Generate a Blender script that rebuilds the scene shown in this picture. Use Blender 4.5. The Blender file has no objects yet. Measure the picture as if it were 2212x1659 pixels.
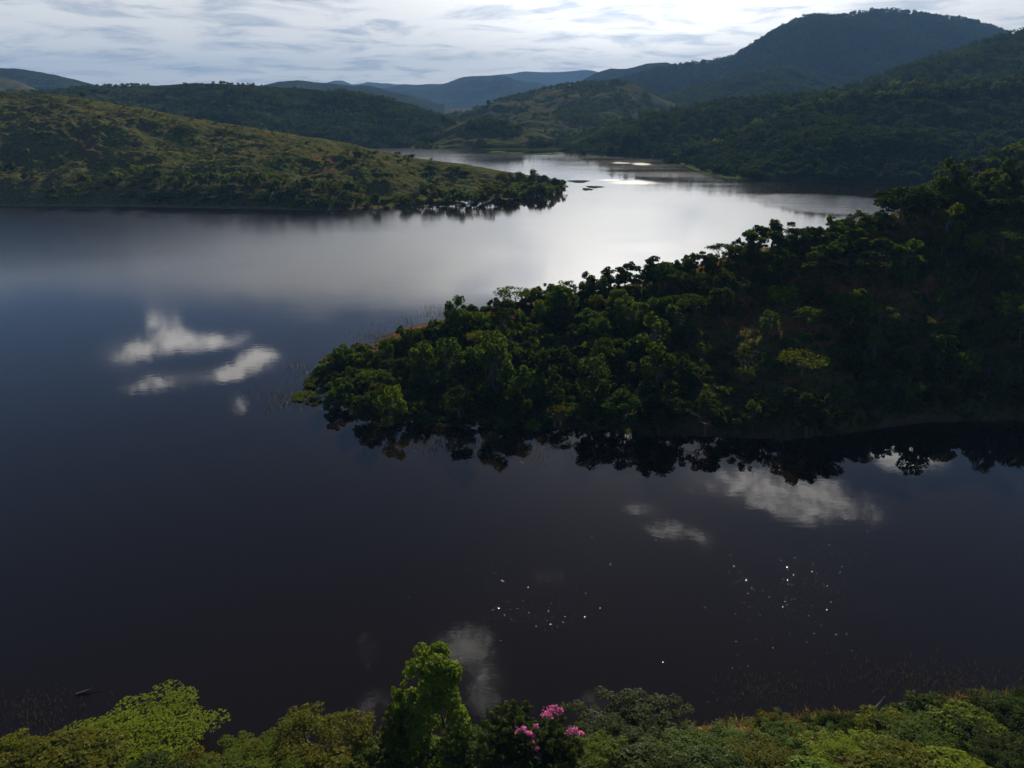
import bpy, math, random
import numpy as np
from mathutils import Vector

R = math.radians
random.seed(7)
RNG = np.random.default_rng(11)
scene = bpy.context.scene
COL = scene.collection

# ------------------------------------------------------------------ camera
CAM_H, PITCH, FPX, CX, CY = 50.0, R(22.94), 1475.0, 1106.0, 829.5
cam_data = bpy.data.cameras.new('camera')
cam_data.sensor_width = 36.0
cam_data.lens = 36.0 * FPX / 2212.0
cam_data.clip_start, cam_data.clip_end = 0.5, 30000
camera = bpy.data.objects.new('camera', cam_data)
COL.objects.link(camera)
camera.location = (0, 0, CAM_H)
camera.rotation_euler = (math.pi / 2 - PITCH, 0, 0)
scene.camera = camera

# ------------------------------------------------------------------ sun, sky, exposure
SUN_EL, SUN_AZ = R(25.2), R(10.5)            # azimuth is measured clockwise from +Y
sun_dir = Vector((math.sin(SUN_AZ) * math.cos(SUN_EL), math.cos(SUN_AZ) * math.cos(SUN_EL), math.sin(SUN_EL)))
sd = bpy.data.lights.new('sun', 'SUN')
sd.energy, sd.angle, sd.color = 5.0, R(0.53), (1.0, 0.90, 0.72)
sun = bpy.data.objects.new('sun', sd)
COL.objects.link(sun)
sun.rotation_euler = (-sun_dir).to_track_quat('-Z', 'Y').to_euler()
vs = scene.view_settings
vs.view_transform, vs.look, vs.gamma, vs.exposure = 'Standard', 'None', 1.0, 0.4
vs.use_curve_mapping = False
scene.render.engine = 'CYCLES'
cy = scene.cycles
cy.max_bounces, cy.diffuse_bounces, cy.glossy_bounces, cy.transmission_bounces = 6, 2, 3, 4
cy.volume_bounces, cy.transparent_max_bounces = 0, 8
cy.sample_clamp_indirect = 6.0
cy.sample_clamp_direct = 0
cy.use_denoising = True
cy.caustics_reflective = cy.caustics_refractive = False


class NT:
    """small helper to write node trees"""
    def __init__(s, tree):
        s.t = tree
        tree.nodes.clear()

    def n(s, typ, **kw):
        nd = s.t.nodes.new(typ)
        for k, v in kw.items():
            setattr(nd, k, v)
        return nd

    def put(s, sock, v):
        if isinstance(v, bpy.types.NodeSocket):
            s.t.links.new(v, sock)
        elif v is not None:
            sock.default_value = v

    def m(s, op, a, b=None, c=None, clamp=False):
        nd = s.n('ShaderNodeMath', operation=op, use_clamp=clamp)
        for i, v in enumerate((a, b, c)):
            s.put(nd.inputs[i], v)
        return nd.outputs[0]

    def mix(s, f, a, b):
        nd = s.n('ShaderNodeMix', data_type='RGBA')
        s.put(nd.inputs[0], f)
        for k, v in ((6, a), (7, b)):
            s.put(nd.inputs[k], (*v, 1) if isinstance(v, tuple) and len(v) == 3 else v)
        return nd.outputs[2]

    def smooth(s, v, lo, hi, a=0.0, b=1.0):
        nd = s.n('ShaderNodeMapRange', interpolation_type='SMOOTHSTEP')
        for i, x in enumerate((v, lo, hi, a, b)):
            s.put(nd.inputs[i], x)
        return nd.outputs[0]

    def noise(s, vec, scale, detail=3.0, rough=0.55, dist=0.0):
        nd = s.n('ShaderNodeTexNoise')
        s.put(nd.inputs['Vector'], vec)
        nd.inputs['Scale'].default_value = scale
        nd.inputs['Detail'].default_value = detail
        nd.inputs['Roughness'].default_value = rough
        nd.inputs['Distortion'].default_value = dist
        return nd.outputs[0]

    def vec(s, x, y, z):
        nd = s.n('ShaderNodeCombineXYZ')
        for i, v in enumerate((x, y, z)):
            s.put(nd.inputs[i], v)
        return nd.outputs[0]

    def xyz(s, v):
        nd = s.n('ShaderNodeSeparateXYZ')
        s.put(nd.inputs[0], v)
        return nd.outputs

    def vm(s, op, a, b=None, sc=None):
        nd = s.n('ShaderNodeVectorMath', operation=op)
        s.put(nd.inputs[0], a)
        if b is not None:
            s.put(nd.inputs[1], b)
        if sc is not None:
            s.put(nd.inputs['Scale'], sc)
        return nd


def ray(vx, vy):
    """direction of the view ray through a point of the photograph (2212 px wide)"""
    x, u = (vx - CX) / FPX, (CY - vy) / FPX
    c, s = math.cos(PITCH), math.sin(PITCH)
    return np.array([x, c + u * s, -s + u * c])


def at(vx, vy, D):
    """world point at forward distance D on that ray"""
    d = ray(vx, vy)
    return d * (D / d[1]) + np.array([0, 0, CAM_H])


def onz(vx, vy, z=0.0):
    d = ray(vx, vy)
    return d * ((z - CAM_H) / d[2]) + np.array([0, 0, CAM_H])


def proj(P):
    P = np.asarray(P, float)
    y, z = P[..., 1], P[..., 2] - CAM_H
    c, s = math.cos(PITCH), math.sin(PITCH)
    dep = y * c - z * s
    up = y * s + z * c
    return np.stack([CX + FPX * P[..., 0] / dep, CY - FPX * up / dep], -1)


# the sky: Nishita blue, with broken cloud that thickens toward the horizon ahead
world = bpy.data.worlds.new('World')
scene.world = world
world.use_nodes = True
W = NT(world.node_tree)
sky = W.n('ShaderNodeTexSky', sky_type='NISHITA', sun_disc=False)
sky.sun_elevation, sky.sun_rotation = SUN_EL, SUN_AZ
sky.altitude, sky.air_density, sky.dust_density, sky.ozone_density = 400, 0.7, 0.4, 3.0
dirv = W.n('ShaderNodeTexCoord').outputs['Generated']
dx, dy, dz = W.xyz(dirv)
zc = W.m('MAXIMUM', dz, 0.0)
inv = W.m('DIVIDE', 1.0, W.m('ADD', zc, 0.085))
cp = W.vec(W.m('MULTIPLY', dx, inv), W.m('MULTIPLY', dy, inv), 0.0)
az = W.m('ARCTAN2', dx, dy)
el = W.m('ARCSINE', zc)
n_big = W.noise(cp, 0.55, 5, 0.58, 0.6)
n_det = W.noise(W.vm('ADD', cp, (7.3, 2.1, 4.0)).outputs[0], 1.9, 6, 0.6, 0.3)
n_fine = W.noise(W.vm('ADD', cp, (3.3, 8.1, 2.0)).outputs[0], 6.0, 5, 0.65, 0.3)
n_mix = W.m('ADD', W.m('ADD', W.m('MULTIPLY', n_big, 0.50), W.m('MULTIPLY', n_det, 0.34)), W.m('MULTIPLY', n_fine, 0.13))


def blob(az0, el0, sa, se):
    """elliptical weight round a direction given in degrees"""
    a = W.m('DIVIDE', W.m('SUBTRACT', az, R(az0)), R(sa))
    b = W.m('DIVIDE', W.m('SUBTRACT', el, R(el0)), R(se))
    return W.m('EXPONENT', W.m('MULTIPLY', W.m('ADD', W.m('MULTIPLY', a, a), W.m('MULTIPLY', b, b)), -1.0))


# wide layer: nearly closed low ahead, opening upward; single banks of cloud higher up
cover = W.smooth(el, R(7), R(17), 0.36, 0.0)
cover = W.m('ADD', cover, W.smooth(el, R(28), R(45), 0.0, -0.09))
for a0, e0, sa, se, k in ((6, 12, 20, 6, 0.28), (-14, 12, 22, 4, 0.26), (44, 33, 9, 6, 0.10), (30, 38, 12, 4, 0.08), (180, 20, 80, 40, -0.25), (-180, 20, 80, 40, -0.25), (-34, 14, 13, 9, -0.06), (-28, 24, 20, 5, -0.02), (14, 30, 12, 6, -0.02), (40, 34, 14, 7, -0.14)):  # out-of-view cloud behind the camera thinned to lower the ambient fill
    cover = W.m('ADD', cover, W.m('MULTIPLY', blob(a0, e0, sa, se), k))
banks = None
for vx, vy, sx, sy, k in ((275, 765, 46, 30, .42), (350, 700, 28, 26, .40), (385, 738, 36, 20, .40), (470, 737, 56, 14, .40), (565, 775, 42, 22, .42), (490, 806, 66, 15, .42), (345, 826, 60, 20, .42), (515, 872, 20, 22, .30),
                          (1905, 965, 90, 34, .48), (1710, 1068, 130, 42, .46), (1570, 1045, 90, 30, .38), (1385, 1098, 34, 12, .46), (1455, 1145, 64, 20, .32), (1525, 1172, 18, 20, .26),
                          (1035, 1440, 50, 60, .30), (985, 1395, 50, 40, .22), (1060, 1500, 40, 40, .22), (1180, 1245, 42, 24, .17), (795, 1405, 24, 36, .22), (1290, 1540, 40, 40, .26), (800, 1530, 40, 30, .24), (1280, 520, 70, 12, .4), (1420, 530, 50, 12, .36)):
    # where the lake mirrors a bank of cloud, the cloud stands at the mirrored height
    r_ = ray(vx, vy)
    a0, e0 = math.degrees(math.atan2(r_[0], r_[1])), math.degrees(math.atan2(-r_[2], math.hypot(r_[0], r_[1])))
    sa, se = sx * 0.0388 / math.cos(R(e0)), sy * 0.0388
    b = W.m('MULTIPLY', blob(a0, e0, sa, se), k)
    banks = b if banks is None else W.m('ADD', banks, b)
layer = W.smooth(W.m('ADD', n_mix, cover), 0.54, 0.84)
n_cum = W.m('ADD', W.m('MULTIPLY', W.noise(W.vm('MULTIPLY', dirv, (1.0, 1.0, 1.5)).outputs[0], 9.0, 4, 0.6, 0.4), 0.5), W.m('MULTIPLY', W.noise(W.vm('MULTIPLY', dirv, (1.0, 1.0, 1.4)).outputs[0], 24.0, 5, 0.65, 0.4), 0.5))
bank_in = W.smooth(banks, 0.05, 0.22)
cumulus = W.m('MULTIPLY', bank_in, W.smooth(W.m('ADD', W.m('ADD', W.m('MULTIPLY', W.m('SUBTRACT', n_cum, 0.5), 4.0), 0.5), banks), 0.50, 1.15))
# colour of the cloud: white tops, lilac grey undersides; brighter toward the sun as thin cloud is
sdot = W.vm('DOT_PRODUCT', dirv, tuple(sun_dir)).outputs['Value']
glow = W.m('POWER', W.m('MAXIMUM', sdot, 0.0), 7.0)
glow2 = W.m('POWER', W.m('MAXIMUM', sdot, 0.0), 40.0)
n_grey = W.noise(W.vm('ADD', cp, (1.7, 9.4, 0.0)).outputs[0], 1.4, 7, 0.62, 0.5)
greyf = W.smooth(n_grey, 0.46, 0.68)
cl = W.mix(greyf, (1.10, 1.08, 1.04), (0.58, 0.63, 0.71))
lum = W.m('ADD', 0.66, W.m('ADD', W.m('MULTIPLY', glow, 0.28), W.m('MULTIPLY', glow2, 6.0)))
cl = W.vm('SCALE', cl, sc=lum).outputs[0]
cl2 = W.vm('SCALE', (1.0, 0.97, 0.93), sc=W.m('ADD', 1.9, W.m('MULTIPLY', glow, 0.9))).outputs[0]
SKY_STRENGTH = 0.07
blue = W.vm('SCALE', sky.outputs[0], sc=SKY_STRENGTH).outputs[0]
skyc = W.mix(W.m('MULTIPLY', layer, 0.92), blue, cl)
skyc = W.mix(W.m('MULTIPLY', W.smooth(banks, 0.0, 0.6), 0.16), skyc, cl2)
skyc = W.mix(W.m('MULTIPLY', cumulus, 0.9), skyc, cl2)
bg = W.n('ShaderNodeBackground')
W.put(bg.inputs['Color'], skyc)
bg.inputs['Strength'].default_value = 1.0
W.t.links.new(bg.outputs[0], W.n('ShaderNodeOutputWorld').inputs[0])


# ------------------------------------------------------------------ helpers: noise, meshes
def _h(ix, iy, seed):
    n = (ix.astype(np.int64) * 374761393 + iy.astype(np.int64) * 668265263 + seed * 1442695041) & 0xffffffff
    n = ((n ^ (n >> 13)) * 1274126177) & 0xffffffff
    return ((n ^ (n >> 16)) & 0xffff) / 65535.0


def vnoise(x, y, seed=0):
    ix, iy = np.floor(x), np.floor(y)
    fx, fy = x - ix, y - iy
    ux, uy = fx * fx * (3 - 2 * fx), fy * fy * (3 - 2 * fy)
    a, b, c, d = _h(ix, iy, seed), _h(ix + 1, iy, seed), _h(ix, iy + 1, seed), _h(ix + 1, iy + 1, seed)
    return (a + (b - a) * ux) * (1 - uy) + (c + (d - c) * ux) * uy - 0.5


def fbm(x, y, octv=4, seed=0, gain=0.5):
    s, a = 0, 1.0
    for o in range(octv):
        s = s + a * vnoise(x, y, seed + o * 17)
        x, y, a = x * 2.03 + 11.3, y * 2.03 - 5.7, a * gain
    return s


def mesh_np(name, V, F, smooth=False, mats=(), midx=None):
    V = np.asarray(V, np.float32)
    F = np.asarray(F, np.int32)
    k = F.shape[1]
    me = bpy.data.meshes.new(name)
    me.vertices.add(len(V))
    me.vertices.foreach_set('co', V.ravel())
    me.loops.add(F.size)
    me.loops.foreach_set('vertex_index', F.ravel())
    me.polygons.add(len(F))
    me.polygons.foreach_set('loop_start', np.arange(0, F.size, k, dtype=np.int32))
    me.polygons.foreach_set('loop_total', np.full(len(F), k, np.int32))
    if smooth:
        me.polygons.foreach_set('use_smooth', np.ones(len(F), bool))
    for m in mats:
        me.materials.append(m)
    if midx is not None:
        me.polygons.foreach_set('material_index', np.asarray(midx, np.int32))
    me.update(calc_edges=True)
    return me


def link(name, data, parent=None, kind=None, label=None, cat=None, group=None):
    o = bpy.data.objects.new(name, data)
    COL.objects.link(o)
    if parent:
        o.parent = parent
    for k, v in (('kind', kind), ('label', label), ('category', cat), ('group', group)):
        if v:
            o[k] = v
    return o


def new_mat(name):
    m = bpy.data.materials.new(name)
    m.use_nodes = True
    return m, NT(m.node_tree)


def out(N, sh):
    N.t.links.new(sh, N.n('ShaderNodeOutputMaterial').inputs['Surface'])


# ------------------------------------------------------------------ materials
def foliage_mat(name, c0, c1, trans=0.35, gloss=0.25, use_obj=True, rough=0.45):
    m, N = new_mat(name)
    oi = N.n('ShaderNodeObjectInfo')
    geo = N.n('ShaderNodeNewGeometry')
    rnd = geo.outputs['Random Per Island']
    col = N.mix(rnd, c0, c1)
    hsv = N.n('ShaderNodeHueSaturation')
    N.put(hsv.inputs['Color'], col)
    N.put(hsv.inputs['Hue'], N.m('ADD', 0.487, N.m('MULTIPLY', oi.outputs['Random'], 0.026)))
    N.put(hsv.inputs['Value'], N.m('ADD', 0.78, N.m('MULTIPLY', oi.outputs['Random'], 0.44)))
    col = hsv.outputs[0]
    if use_obj:
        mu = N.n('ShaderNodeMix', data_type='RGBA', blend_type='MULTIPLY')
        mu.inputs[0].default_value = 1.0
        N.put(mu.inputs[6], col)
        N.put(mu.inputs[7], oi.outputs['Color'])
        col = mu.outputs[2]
    p = N.n('ShaderNodeBsdfPrincipled')
    N.put(p.inputs['Base Color'], col)
    p.inputs['Roughness'].default_value = rough
    p.inputs['Specular IOR Level'].default_value = gloss
    tr = N.n('ShaderNodeBsdfTranslucent')
    tc = N.n('ShaderNodeMix', data_type='RGBA', blend_type='MULTIPLY')
    tc.inputs[0].default_value = 1.0
    N.put(tc.inputs[6], col)
    tc.inputs[7].default_value = (1.5, 1.35, 0.6, 1)
    N.put(tr.inputs['Color'], tc.outputs[2])
    mx = N.n('ShaderNodeMixShader')
    mx.inputs[0].default_value = trans
    N.t.links.new(p.outputs[0], mx.inputs[1])
    N.t.links.new(tr.outputs[0], mx.inputs[2])
    out(N, mx.outputs[0])
    return m


M_LEAF = foliage_mat('leaf', (0.042, 0.070, 0.014), (0.075, 0.100, 0.022), gloss=0.0, trans=0.45)
M_NEARLEAF = foliage_mat('near_leaf', (0.054, 0.084, 0.014), (0.110, 0.130, 0.023), trans=0.42, gloss=0.03)
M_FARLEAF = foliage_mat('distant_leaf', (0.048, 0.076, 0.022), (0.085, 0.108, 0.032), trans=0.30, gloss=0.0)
M_GRASS = foliage_mat('tall_grass', (0.10, 0.10, 0.032), (0.17, 0.14, 0.055), trans=0.4, gloss=0.15)
M_BLOSSOM = foliage_mat('pink_blossom', (0.50, 0.11, 0.40), (0.64, 0.22, 0.54), trans=0.3, gloss=0.1)
M_REED = foliage_mat('reed', (0.060, 0.062, 0.025), (0.12, 0.09, 0.04), trans=0.2, gloss=0.3)
M_LILY = foliage_mat('floating_leaf', (0.06, 0.07, 0.03), (0.12, 0.10, 0.05), trans=0.0, gloss=1.0, rough=0.17)

m, N = new_mat('bark')
pos = N.n('ShaderNodeTexCoord').outputs['Object']
p = N.n('ShaderNodeBsdfPrincipled')
N.put(p.inputs['Base Color'], N.mix(N.noise(pos, 3.0, 4), (0.055, 0.042, 0.03), (0.13, 0.11, 0.085)))
p.inputs['Roughness'].default_value = 0.9
bmp = N.n('ShaderNodeBump')
bmp.inputs['Strength'].default_value = 0.6
N.put(bmp.inputs['Height'], N.noise(pos, 9.0, 4))
N.put(p.inputs['Normal'], bmp.outputs[0])
out(N, p.outputs[0])
M_BARK = m

m, N = new_mat('dead_wood')
p = N.n('ShaderNodeBsdfPrincipled')
N.put(p.inputs['Base Color'], N.mix(N.noise(N.n('ShaderNodeTexCoord').outputs['Object'], 5.0, 3), (0.42, 0.38, 0.32), (0.62, 0.58, 0.50)))
p.inputs['Roughness'].default_value = 0.7
out(N, p.outputs[0])
M_DEAD = m


def soil_mat(name, green, dry, red, gw, rw, rock=None, scale=1.0, tuft=1.0, shore=None):
    """grassy hillside: green and dry grass in patches, bare red soil; gw, rw shift the shares"""
    m, N = new_mat(name)
    pos = N.n('ShaderNodeNewGeometry').outputs['Position']
    big = N.noise(pos, 0.016 * scale, 4, 0.6, 0.4)
    mid = N.noise(pos, 0.09 * scale, 4, 0.65)
    fin = N.noise(pos, 0.55 * scale, 3, 0.7)
    f = N.smooth(N.m('ADD', N.m('MULTIPLY', big, 0.5), N.m('MULTIPLY', mid, 0.5)), 0.5 - gw, 0.64 - gw)
    col = N.mix(f, dry, green)
    col = N.mix(N.smooth(fin, 0.45, 0.72), col, tuple(0.45 * a for a in green))
    rb = N.noise(N.vm('ADD', pos, (91.0, 37.0, 11.0)).outputs[0], 0.028 * scale, 5, 0.65, 0.5)
    col = N.mix(N.smooth(rb, 0.64 - rw, 0.74 - rw), col, red)
    if shore:
        z = N.xyz(pos)[2]
        col = N.mix(N.smooth(N.m('ADD', z, N.m('MULTIPLY', mid, 1.2)), 0.9, 1.9, 1.0, 0.0), col, shore)
    p = N.n('ShaderNodeBsdfPrincipled')
    N.put(p.inputs['Base Color'], col)
    p.inputs['Roughness'].default_value = 0.95
    p.inputs['Specular IOR Level'].default_value = 0.0
    b = N.n('ShaderNodeBump')
    b.inputs['Strength'].default_value = 0.9
    b.inputs['Distance'].default_value = 1.2 * tuft
    N.put(b.inputs['Height'], N.m('ADD', fin, N.m('MULTIPLY', mid, 1.5)))
    N.put(p.inputs['Normal'], b.outputs[0])
    out(N, p.outputs[0])
    return m


G_OLIVE, G_DRY, G_RED = (0.056, 0.072, 0.019), (0.100, 0.095, 0.033), (0.11, 0.055, 0.034)
M_HILL = soil_mat('grassy_hillside', G_OLIVE, G_DRY, G_RED, 0.03, 0.06, shore=(0.16, 0.12, 0.06))
M_PENIN = soil_mat('red_earth_slope', (0.034, 0.040, 0.014), (0.075, 0.065, 0.025), (0.16, 0.056, 0.034), 0.06, 0.18, shore=(0.07, 0.05, 0.03))
M_WOODED = soil_mat('wooded_hillside', (0.030, 0.043, 0.014), (0.042, 0.054, 0.018), (0.060, 0.045, 0.024), 0.08, -0.04, scale=0.7)
M_FAR = soil_mat('distant_hillside', (0.030, 0.042, 0.020), (0.038, 0.046, 0.022), (0.08, 0.06, 0.04), 0.08, -0.04, scale=0.3, tuft=5.0)
M_PALE = soil_mat('pale_pasture', (0.042, 0.056, 0.018), (0.095, 0.088, 0.036), (0.13, 0.08, 0.05), -0.02, 0.0, scale=0.6)
M_BANK = soil_mat('grassy_bank', (0.05, 0.055, 0.02), (0.15, 0.11, 0.045), (0.08, 0.05, 0.03), 0.02, 0.03, scale=4, tuft=.15)
M_MARSH = soil_mat('marsh_grass', (0.10, 0.145, 0.028), (0.11, 0.115, 0.036), (0.05, 0.04, 0.025), 0.05, 0.0, scale=2, tuft=.4)
M_MUD = soil_mat('wet_mud', (0.05, 0.05, 0.025), (0.07, 0.055, 0.035), (0.05, 0.035, 0.025), -0.05, 0.1, scale=2, tuft=.2)

# water: dark brown lake, calm close in, ruffled further out
m, N = new_mat('lake_water')
pos = N.n('ShaderNodeNewGeometry').outputs['Position']
px, py, pz = N.xyz(pos)


def patch(x0, y0, sx, sy, edge=0.3, nz=0.0):
    a = N.m('DIVIDE', N.m('SUBTRACT', px, x0), sx)
    b = N.m('DIVIDE', N.m('SUBTRACT', py, y0), sy)
    d = N.m('ADD', N.m('MULTIPLY', a, a), N.m('MULTIPLY', b, b))
    if nz:
        d = N.m('ADD', d, N.m('MULTIPLY', N.m('SUBTRACT', N.noise(N.vm('MULTIPLY', pos, (0.5, 1.0, 1.0)).outputs[0], 0.16, 4), 0.5), nz))
    return N.smooth(d, 1.0 - edge, 1.0 + edge, 1.0, 0.0)


far_calm = N.smooth(py, 120, 260)
wind = N.smooth(N.noise(N.vm('MULTIPLY', pos, (0.35, 1.0, 1.0)).outputs[0], 0.012, 3, 0.6), 0.40, 0.66)
rough = N.m('ADD', 0.018, N.m('MULTIPLY', far_calm, N.m('ADD', 0.035, N.m('MULTIPLY', wind, 0.05))))
left_ruffle = N.m('MULTIPLY', N.smooth(px, 20, -140), N.smooth(py, 110, 300))
rough = N.m('ADD', rough, N.m('MULTIPLY', left_ruffle, 0.19))
WATER_PATCHES = []
for vx, vy, wx, wy in ((1365, 394, 80, 8), (1320, 389, 50, 4), (1385, 354, 30, 5), (1340, 352, 36, 3)):
    c, e, tp = onz(vx, vy), onz(vx + wx, vy), onz(vx, vy - wy)
    a_ = N.m('DIVIDE', N.m('SUBTRACT', px, float(c[0])), float(e[0] - c[0]))
    b_ = N.m('DIVIDE', N.m('SUBTRACT', py, float(c[1])), float(tp[1] - c[1]))
    fall = N.m('EXPONENT', N.m('MULTIPLY', N.m('ADD', N.m('MULTIPLY', a_, a_), N.m('MULTIPLY', b_, b_)), -1.0))
    lanes = N.noise(N.vm('MULTIPLY', pos, (0.28, 1.0, 1.0)).outputs[0], 0.13, 4, 0.65)
    g = N.smooth(N.m('ADD', fall, N.m('MULTIPLY', N.m('SUBTRACT', lanes, 0.5), 1.3)), 0.25, 0.95)
    rough = N.m('MAXIMUM', rough, N.m('MULTIPLY', g, 0.165))
c, e, tp = onz(1790, 438), onz(1930, 438), onz(1790, 418)
ripple = patch(float(c[0]), float(c[1]), float(e[0] - c[0]), float(tp[1] - c[1]), 0.4, 0.6)
rough = N.m('ADD', rough, N.m('MULTIPLY', ripple, 0.05))
p = N.n('ShaderNodeBsdfPrincipled')
murk = N.mix(N.noise(pos, 0.02, 3), (0.0070, 0.0038, 0.0014), (0.0084, 0.0047, 0.0018))
N.put(p.inputs['Base Color'], murk)
N.put(p.inputs['Roughness'], rough)
p.inputs['IOR'].default_value = 1.34
wv = N.noise(N.vm('MULTIPLY', pos, (0.55, 1.0, 1.0)).outputs[0], 0.9, 3, 0.6)
wv2 = N.noise(N.vm('MULTIPLY', pos, (0.35, 1.0, 1.0)).outputs[0], 0.16, 3, 0.6)
bmp = N.n('ShaderNodeBump')
N.put(bmp.inputs['Strength'], N.m('ADD', 0.006, N.m('MULTIPLY', N.m('ADD', N.m('MULTIPLY', far_calm, wind), N.m('MULTIPLY', ripple, 2.5)), 0.06)))
bmp.inputs['Distance'].default_value = 0.5
N.put(bmp.inputs['Height'], N.m('ADD', wv, N.m('MULTIPLY', wv2, 1.5)))
N.put(p.inputs['Normal'], bmp.outputs[0])
out(N, p.outputs[0])
M_WATER = m

# ------------------------------------------------------------------ the setting: ground sheet, lake, hills
def sheet(name, x0, x1, y0, y1, z, mat, nx=2, ny=2):
    xs, ys = np.linspace(x0, x1, nx), np.linspace(y0, y1, ny)
    X, Y = np.meshgrid(xs, ys)
    V = np.stack([X, Y, np.full_like(X, z)], -1).reshape(-1, 3)
    i = np.arange(nx * ny).reshape(ny, nx)
    F = np.stack([i[:-1, :-1], i[:-1, 1:], i[1:, 1:], i[1:, :-1]], -1).reshape(-1, 4)
    return link(name, mesh_np(name, V, F, False, (mat,)), kind='structure')


sheet('ground', -7000, 7000, -700, 9000, -4.0, M_MUD)
sheet('lake', -1200, 1200, -60, 1020, 0.0, M_WATER)
LAND = {}


def curve(pts, q):
    """piecewise cubic (monotone-ish) interpolation of rows (vx, ...) at q"""
    pts = np.array(pts, float)
    o = np.stack([np.interp(q, pts[:, 0], pts[:, k]) for k in range(1, pts.shape[1])], -1)
    w = max(3, int(len(q) * 0.012) | 1)
    ker = np.hanning(w + 2)[1:-1]
    ker /= ker.sum()
    pad = np.pad(o, ((w // 2, w // 2), (0, 0)), mode='edge')
    return np.stack([np.convolve(pad[:, k], ker, 'valid') for k in range(o.shape[1])], -1)


def hill(name, front, crest, back, mat, nc=200, nr=60, power=0.9, bumps=(), back_z=-4.0, spur=None, foot=-1.0, label=None):
    """a hill as one sheet: water line (front) -> skyline (crest) -> far foot. front rows (vx, vy) lie on z = 0 or (vx, None, D);
    crest rows (vx, vy, D). bumps: (amplitude m, wavelength m, seed)."""
    x0, x1 = crest[0][0], crest[-1][0]
    q = np.linspace(x0, x1, nc)
    cr = curve(crest, q)
    if len(front[0]) == 2:
        fr = curve(front, q)
        PF = np.array([onz(a, b[0]) for a, b in zip(q, fr)])
    else:
        fr = curve([(a, c) for a, _, c in front], q)
        PF = np.array([at(a, 300, b[0]) for a, b in zip(q, fr)])
        PF[:, 2] = 0
    PC = np.array([at(a, b[0], b[1]) for a, b in zip(q, cr)])
    PF[:, 2] = foot
    PB = PC.copy()
    PB[:, 1] += back
    PB[:, 0] *= PB[:, 1] / PC[:, 1]
    nb = max(6, nr // 3)
    s = np.linspace(0, 1, nr)[:, None]
    A = PF[None] * (1 - s[..., None]) + PC[None] * s[..., None]
    prof = s ** power
    A[..., 2] = PF[None, :, 2] + (PC[:, 2] - PF[:, 2])[None] * prof
    t = np.linspace(0, 1, nb + 1)[1:, None]
    B = PC[None] * (1 - t[..., None]) + PB[None] * t[..., None]
    B[..., 2] = PC[None, :, 2] + (back_z - PC[None, :, 2]) * (1 - np.cos(t * math.pi)) / 2
    env = np.concatenate([np.clip(s * 4, 0, 1) * (0.25 + 0.75 * np.clip((1 - s) * 4, 0, 1)), np.full((nb, 1), 0.35)])
    G = np.concatenate([A, B])
    z = G[..., 2]
    hgt = np.clip(z, 0, None)
    for amp, wl, seed in bumps:
        z = z + env * np.minimum(1, hgt / 3 + 0.15) * amp * fbm(G[..., 0] / wl, G[..., 1] / wl, 3, seed) * 1.6
    if spur:
        amp, wl, seed = spur
        u = G[..., 0] / wl + 0.35 * fbm(G[..., 0] / (2 * wl), G[..., 1] / (2 * wl), 2, seed + 5)
        sp = np.abs(fbm(u, np.zeros_like(u) + 0.3 * G[..., 1] / wl, 3, seed)) * 2
        ss = np.concatenate([np.sin(s * math.pi) ** 0.8, np.zeros((nb, 1))])
        z = z - amp * ss * (0.5 - sp)
    G[..., 2] = z
    n0, n1 = G.shape[:2]
    i = np.arange(n0 * n1).reshape(n0, n1)
    F = np.stack([i[:-1, :-1], i[:-1, 1:], i[1:, 1:], i[1:, :-1]], -1).reshape(-1, 4)
    LAND.setdefault(name, []).append((G, nr))
    o = link(name, mesh_np(name, G.reshape(-1, 3), F, True, (mat,)), kind='structure', label=label)
    return G, nr


def vdist(D):     # water line row for a distance
    a = math.atan(CAM_H / D)
    return CY - FPX * math.tan(PITCH - a)


# far blue ranges, then nearer and nearer
hill('mountain_range', [(-900, None, 5200), (3100, None, 5200)], [(-900, 190, 6800), (300, 200, 6800), (1000, 180, 6600), (1060, 166, 6400), (1130, 155, 6400), (1200, 157, 6400), (1270, 152, 6400), (1320, 165, 6400), (1600, 200, 6400), (3100, 190, 6400)], 500, M_FAR, 400, 30, bumps=((60, 500, 1), (20, 120, 2)))
hill('mountain_range', [(760, None, 3300), (1300, None, 3300)], [(760, 215, 4300), (830, 191, 4300), (875, 181, 4300), (930, 183, 4300), (960, 178, 4300), (1000, 166, 4300), (1040, 162, 4300), (1085, 160, 4300), (1120, 172, 4300), (1180, 184, 4300), (1240, 200, 4300), (1300, 225, 4300)], 500, M_FAR, 260, 40, bumps=((40, 300, 3), (14, 80, 4)))
hill('mountain', [(500, None, 1900), (960, None, 1900)], [(500, 215, 2400), (560, 184, 2400), (605, 173, 2400), (640, 171, 2400), (690, 177, 2400), (720, 180, 2400), (760, 187, 2400), (800, 187, 2400), (840, 196, 2400), (890, 206, 2400), (960, 230, 2400)], 300, M_FAR, 260, 40, bumps=((18, 160, 5), (6, 40, 6)))
hill('mountain', [(-700, None, 1500), (300, None, 1500)], [(-700, 110, 1900), (-200, 140, 1900), (0, 148, 1900), (50, 150, 1900), (120, 161, 1900), (170, 172, 1900), (230, 187, 1900), (300, 215, 1900)], 300, M_FAR, 260, 60, bumps=((14, 120, 7), (5, 30, 8)))
hill('hill', [(-500, None, 1100), (110, None, 1100)], [(-500, 140, 1350), (-100, 150, 1350), (0, 164, 1350), (35, 175, 1350), (70, 188, 1350), (110, 215, 1350)], 200, M_PALE, 120, 40, bumps=((8, 60, 9), (3, 14, 10)))
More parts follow.
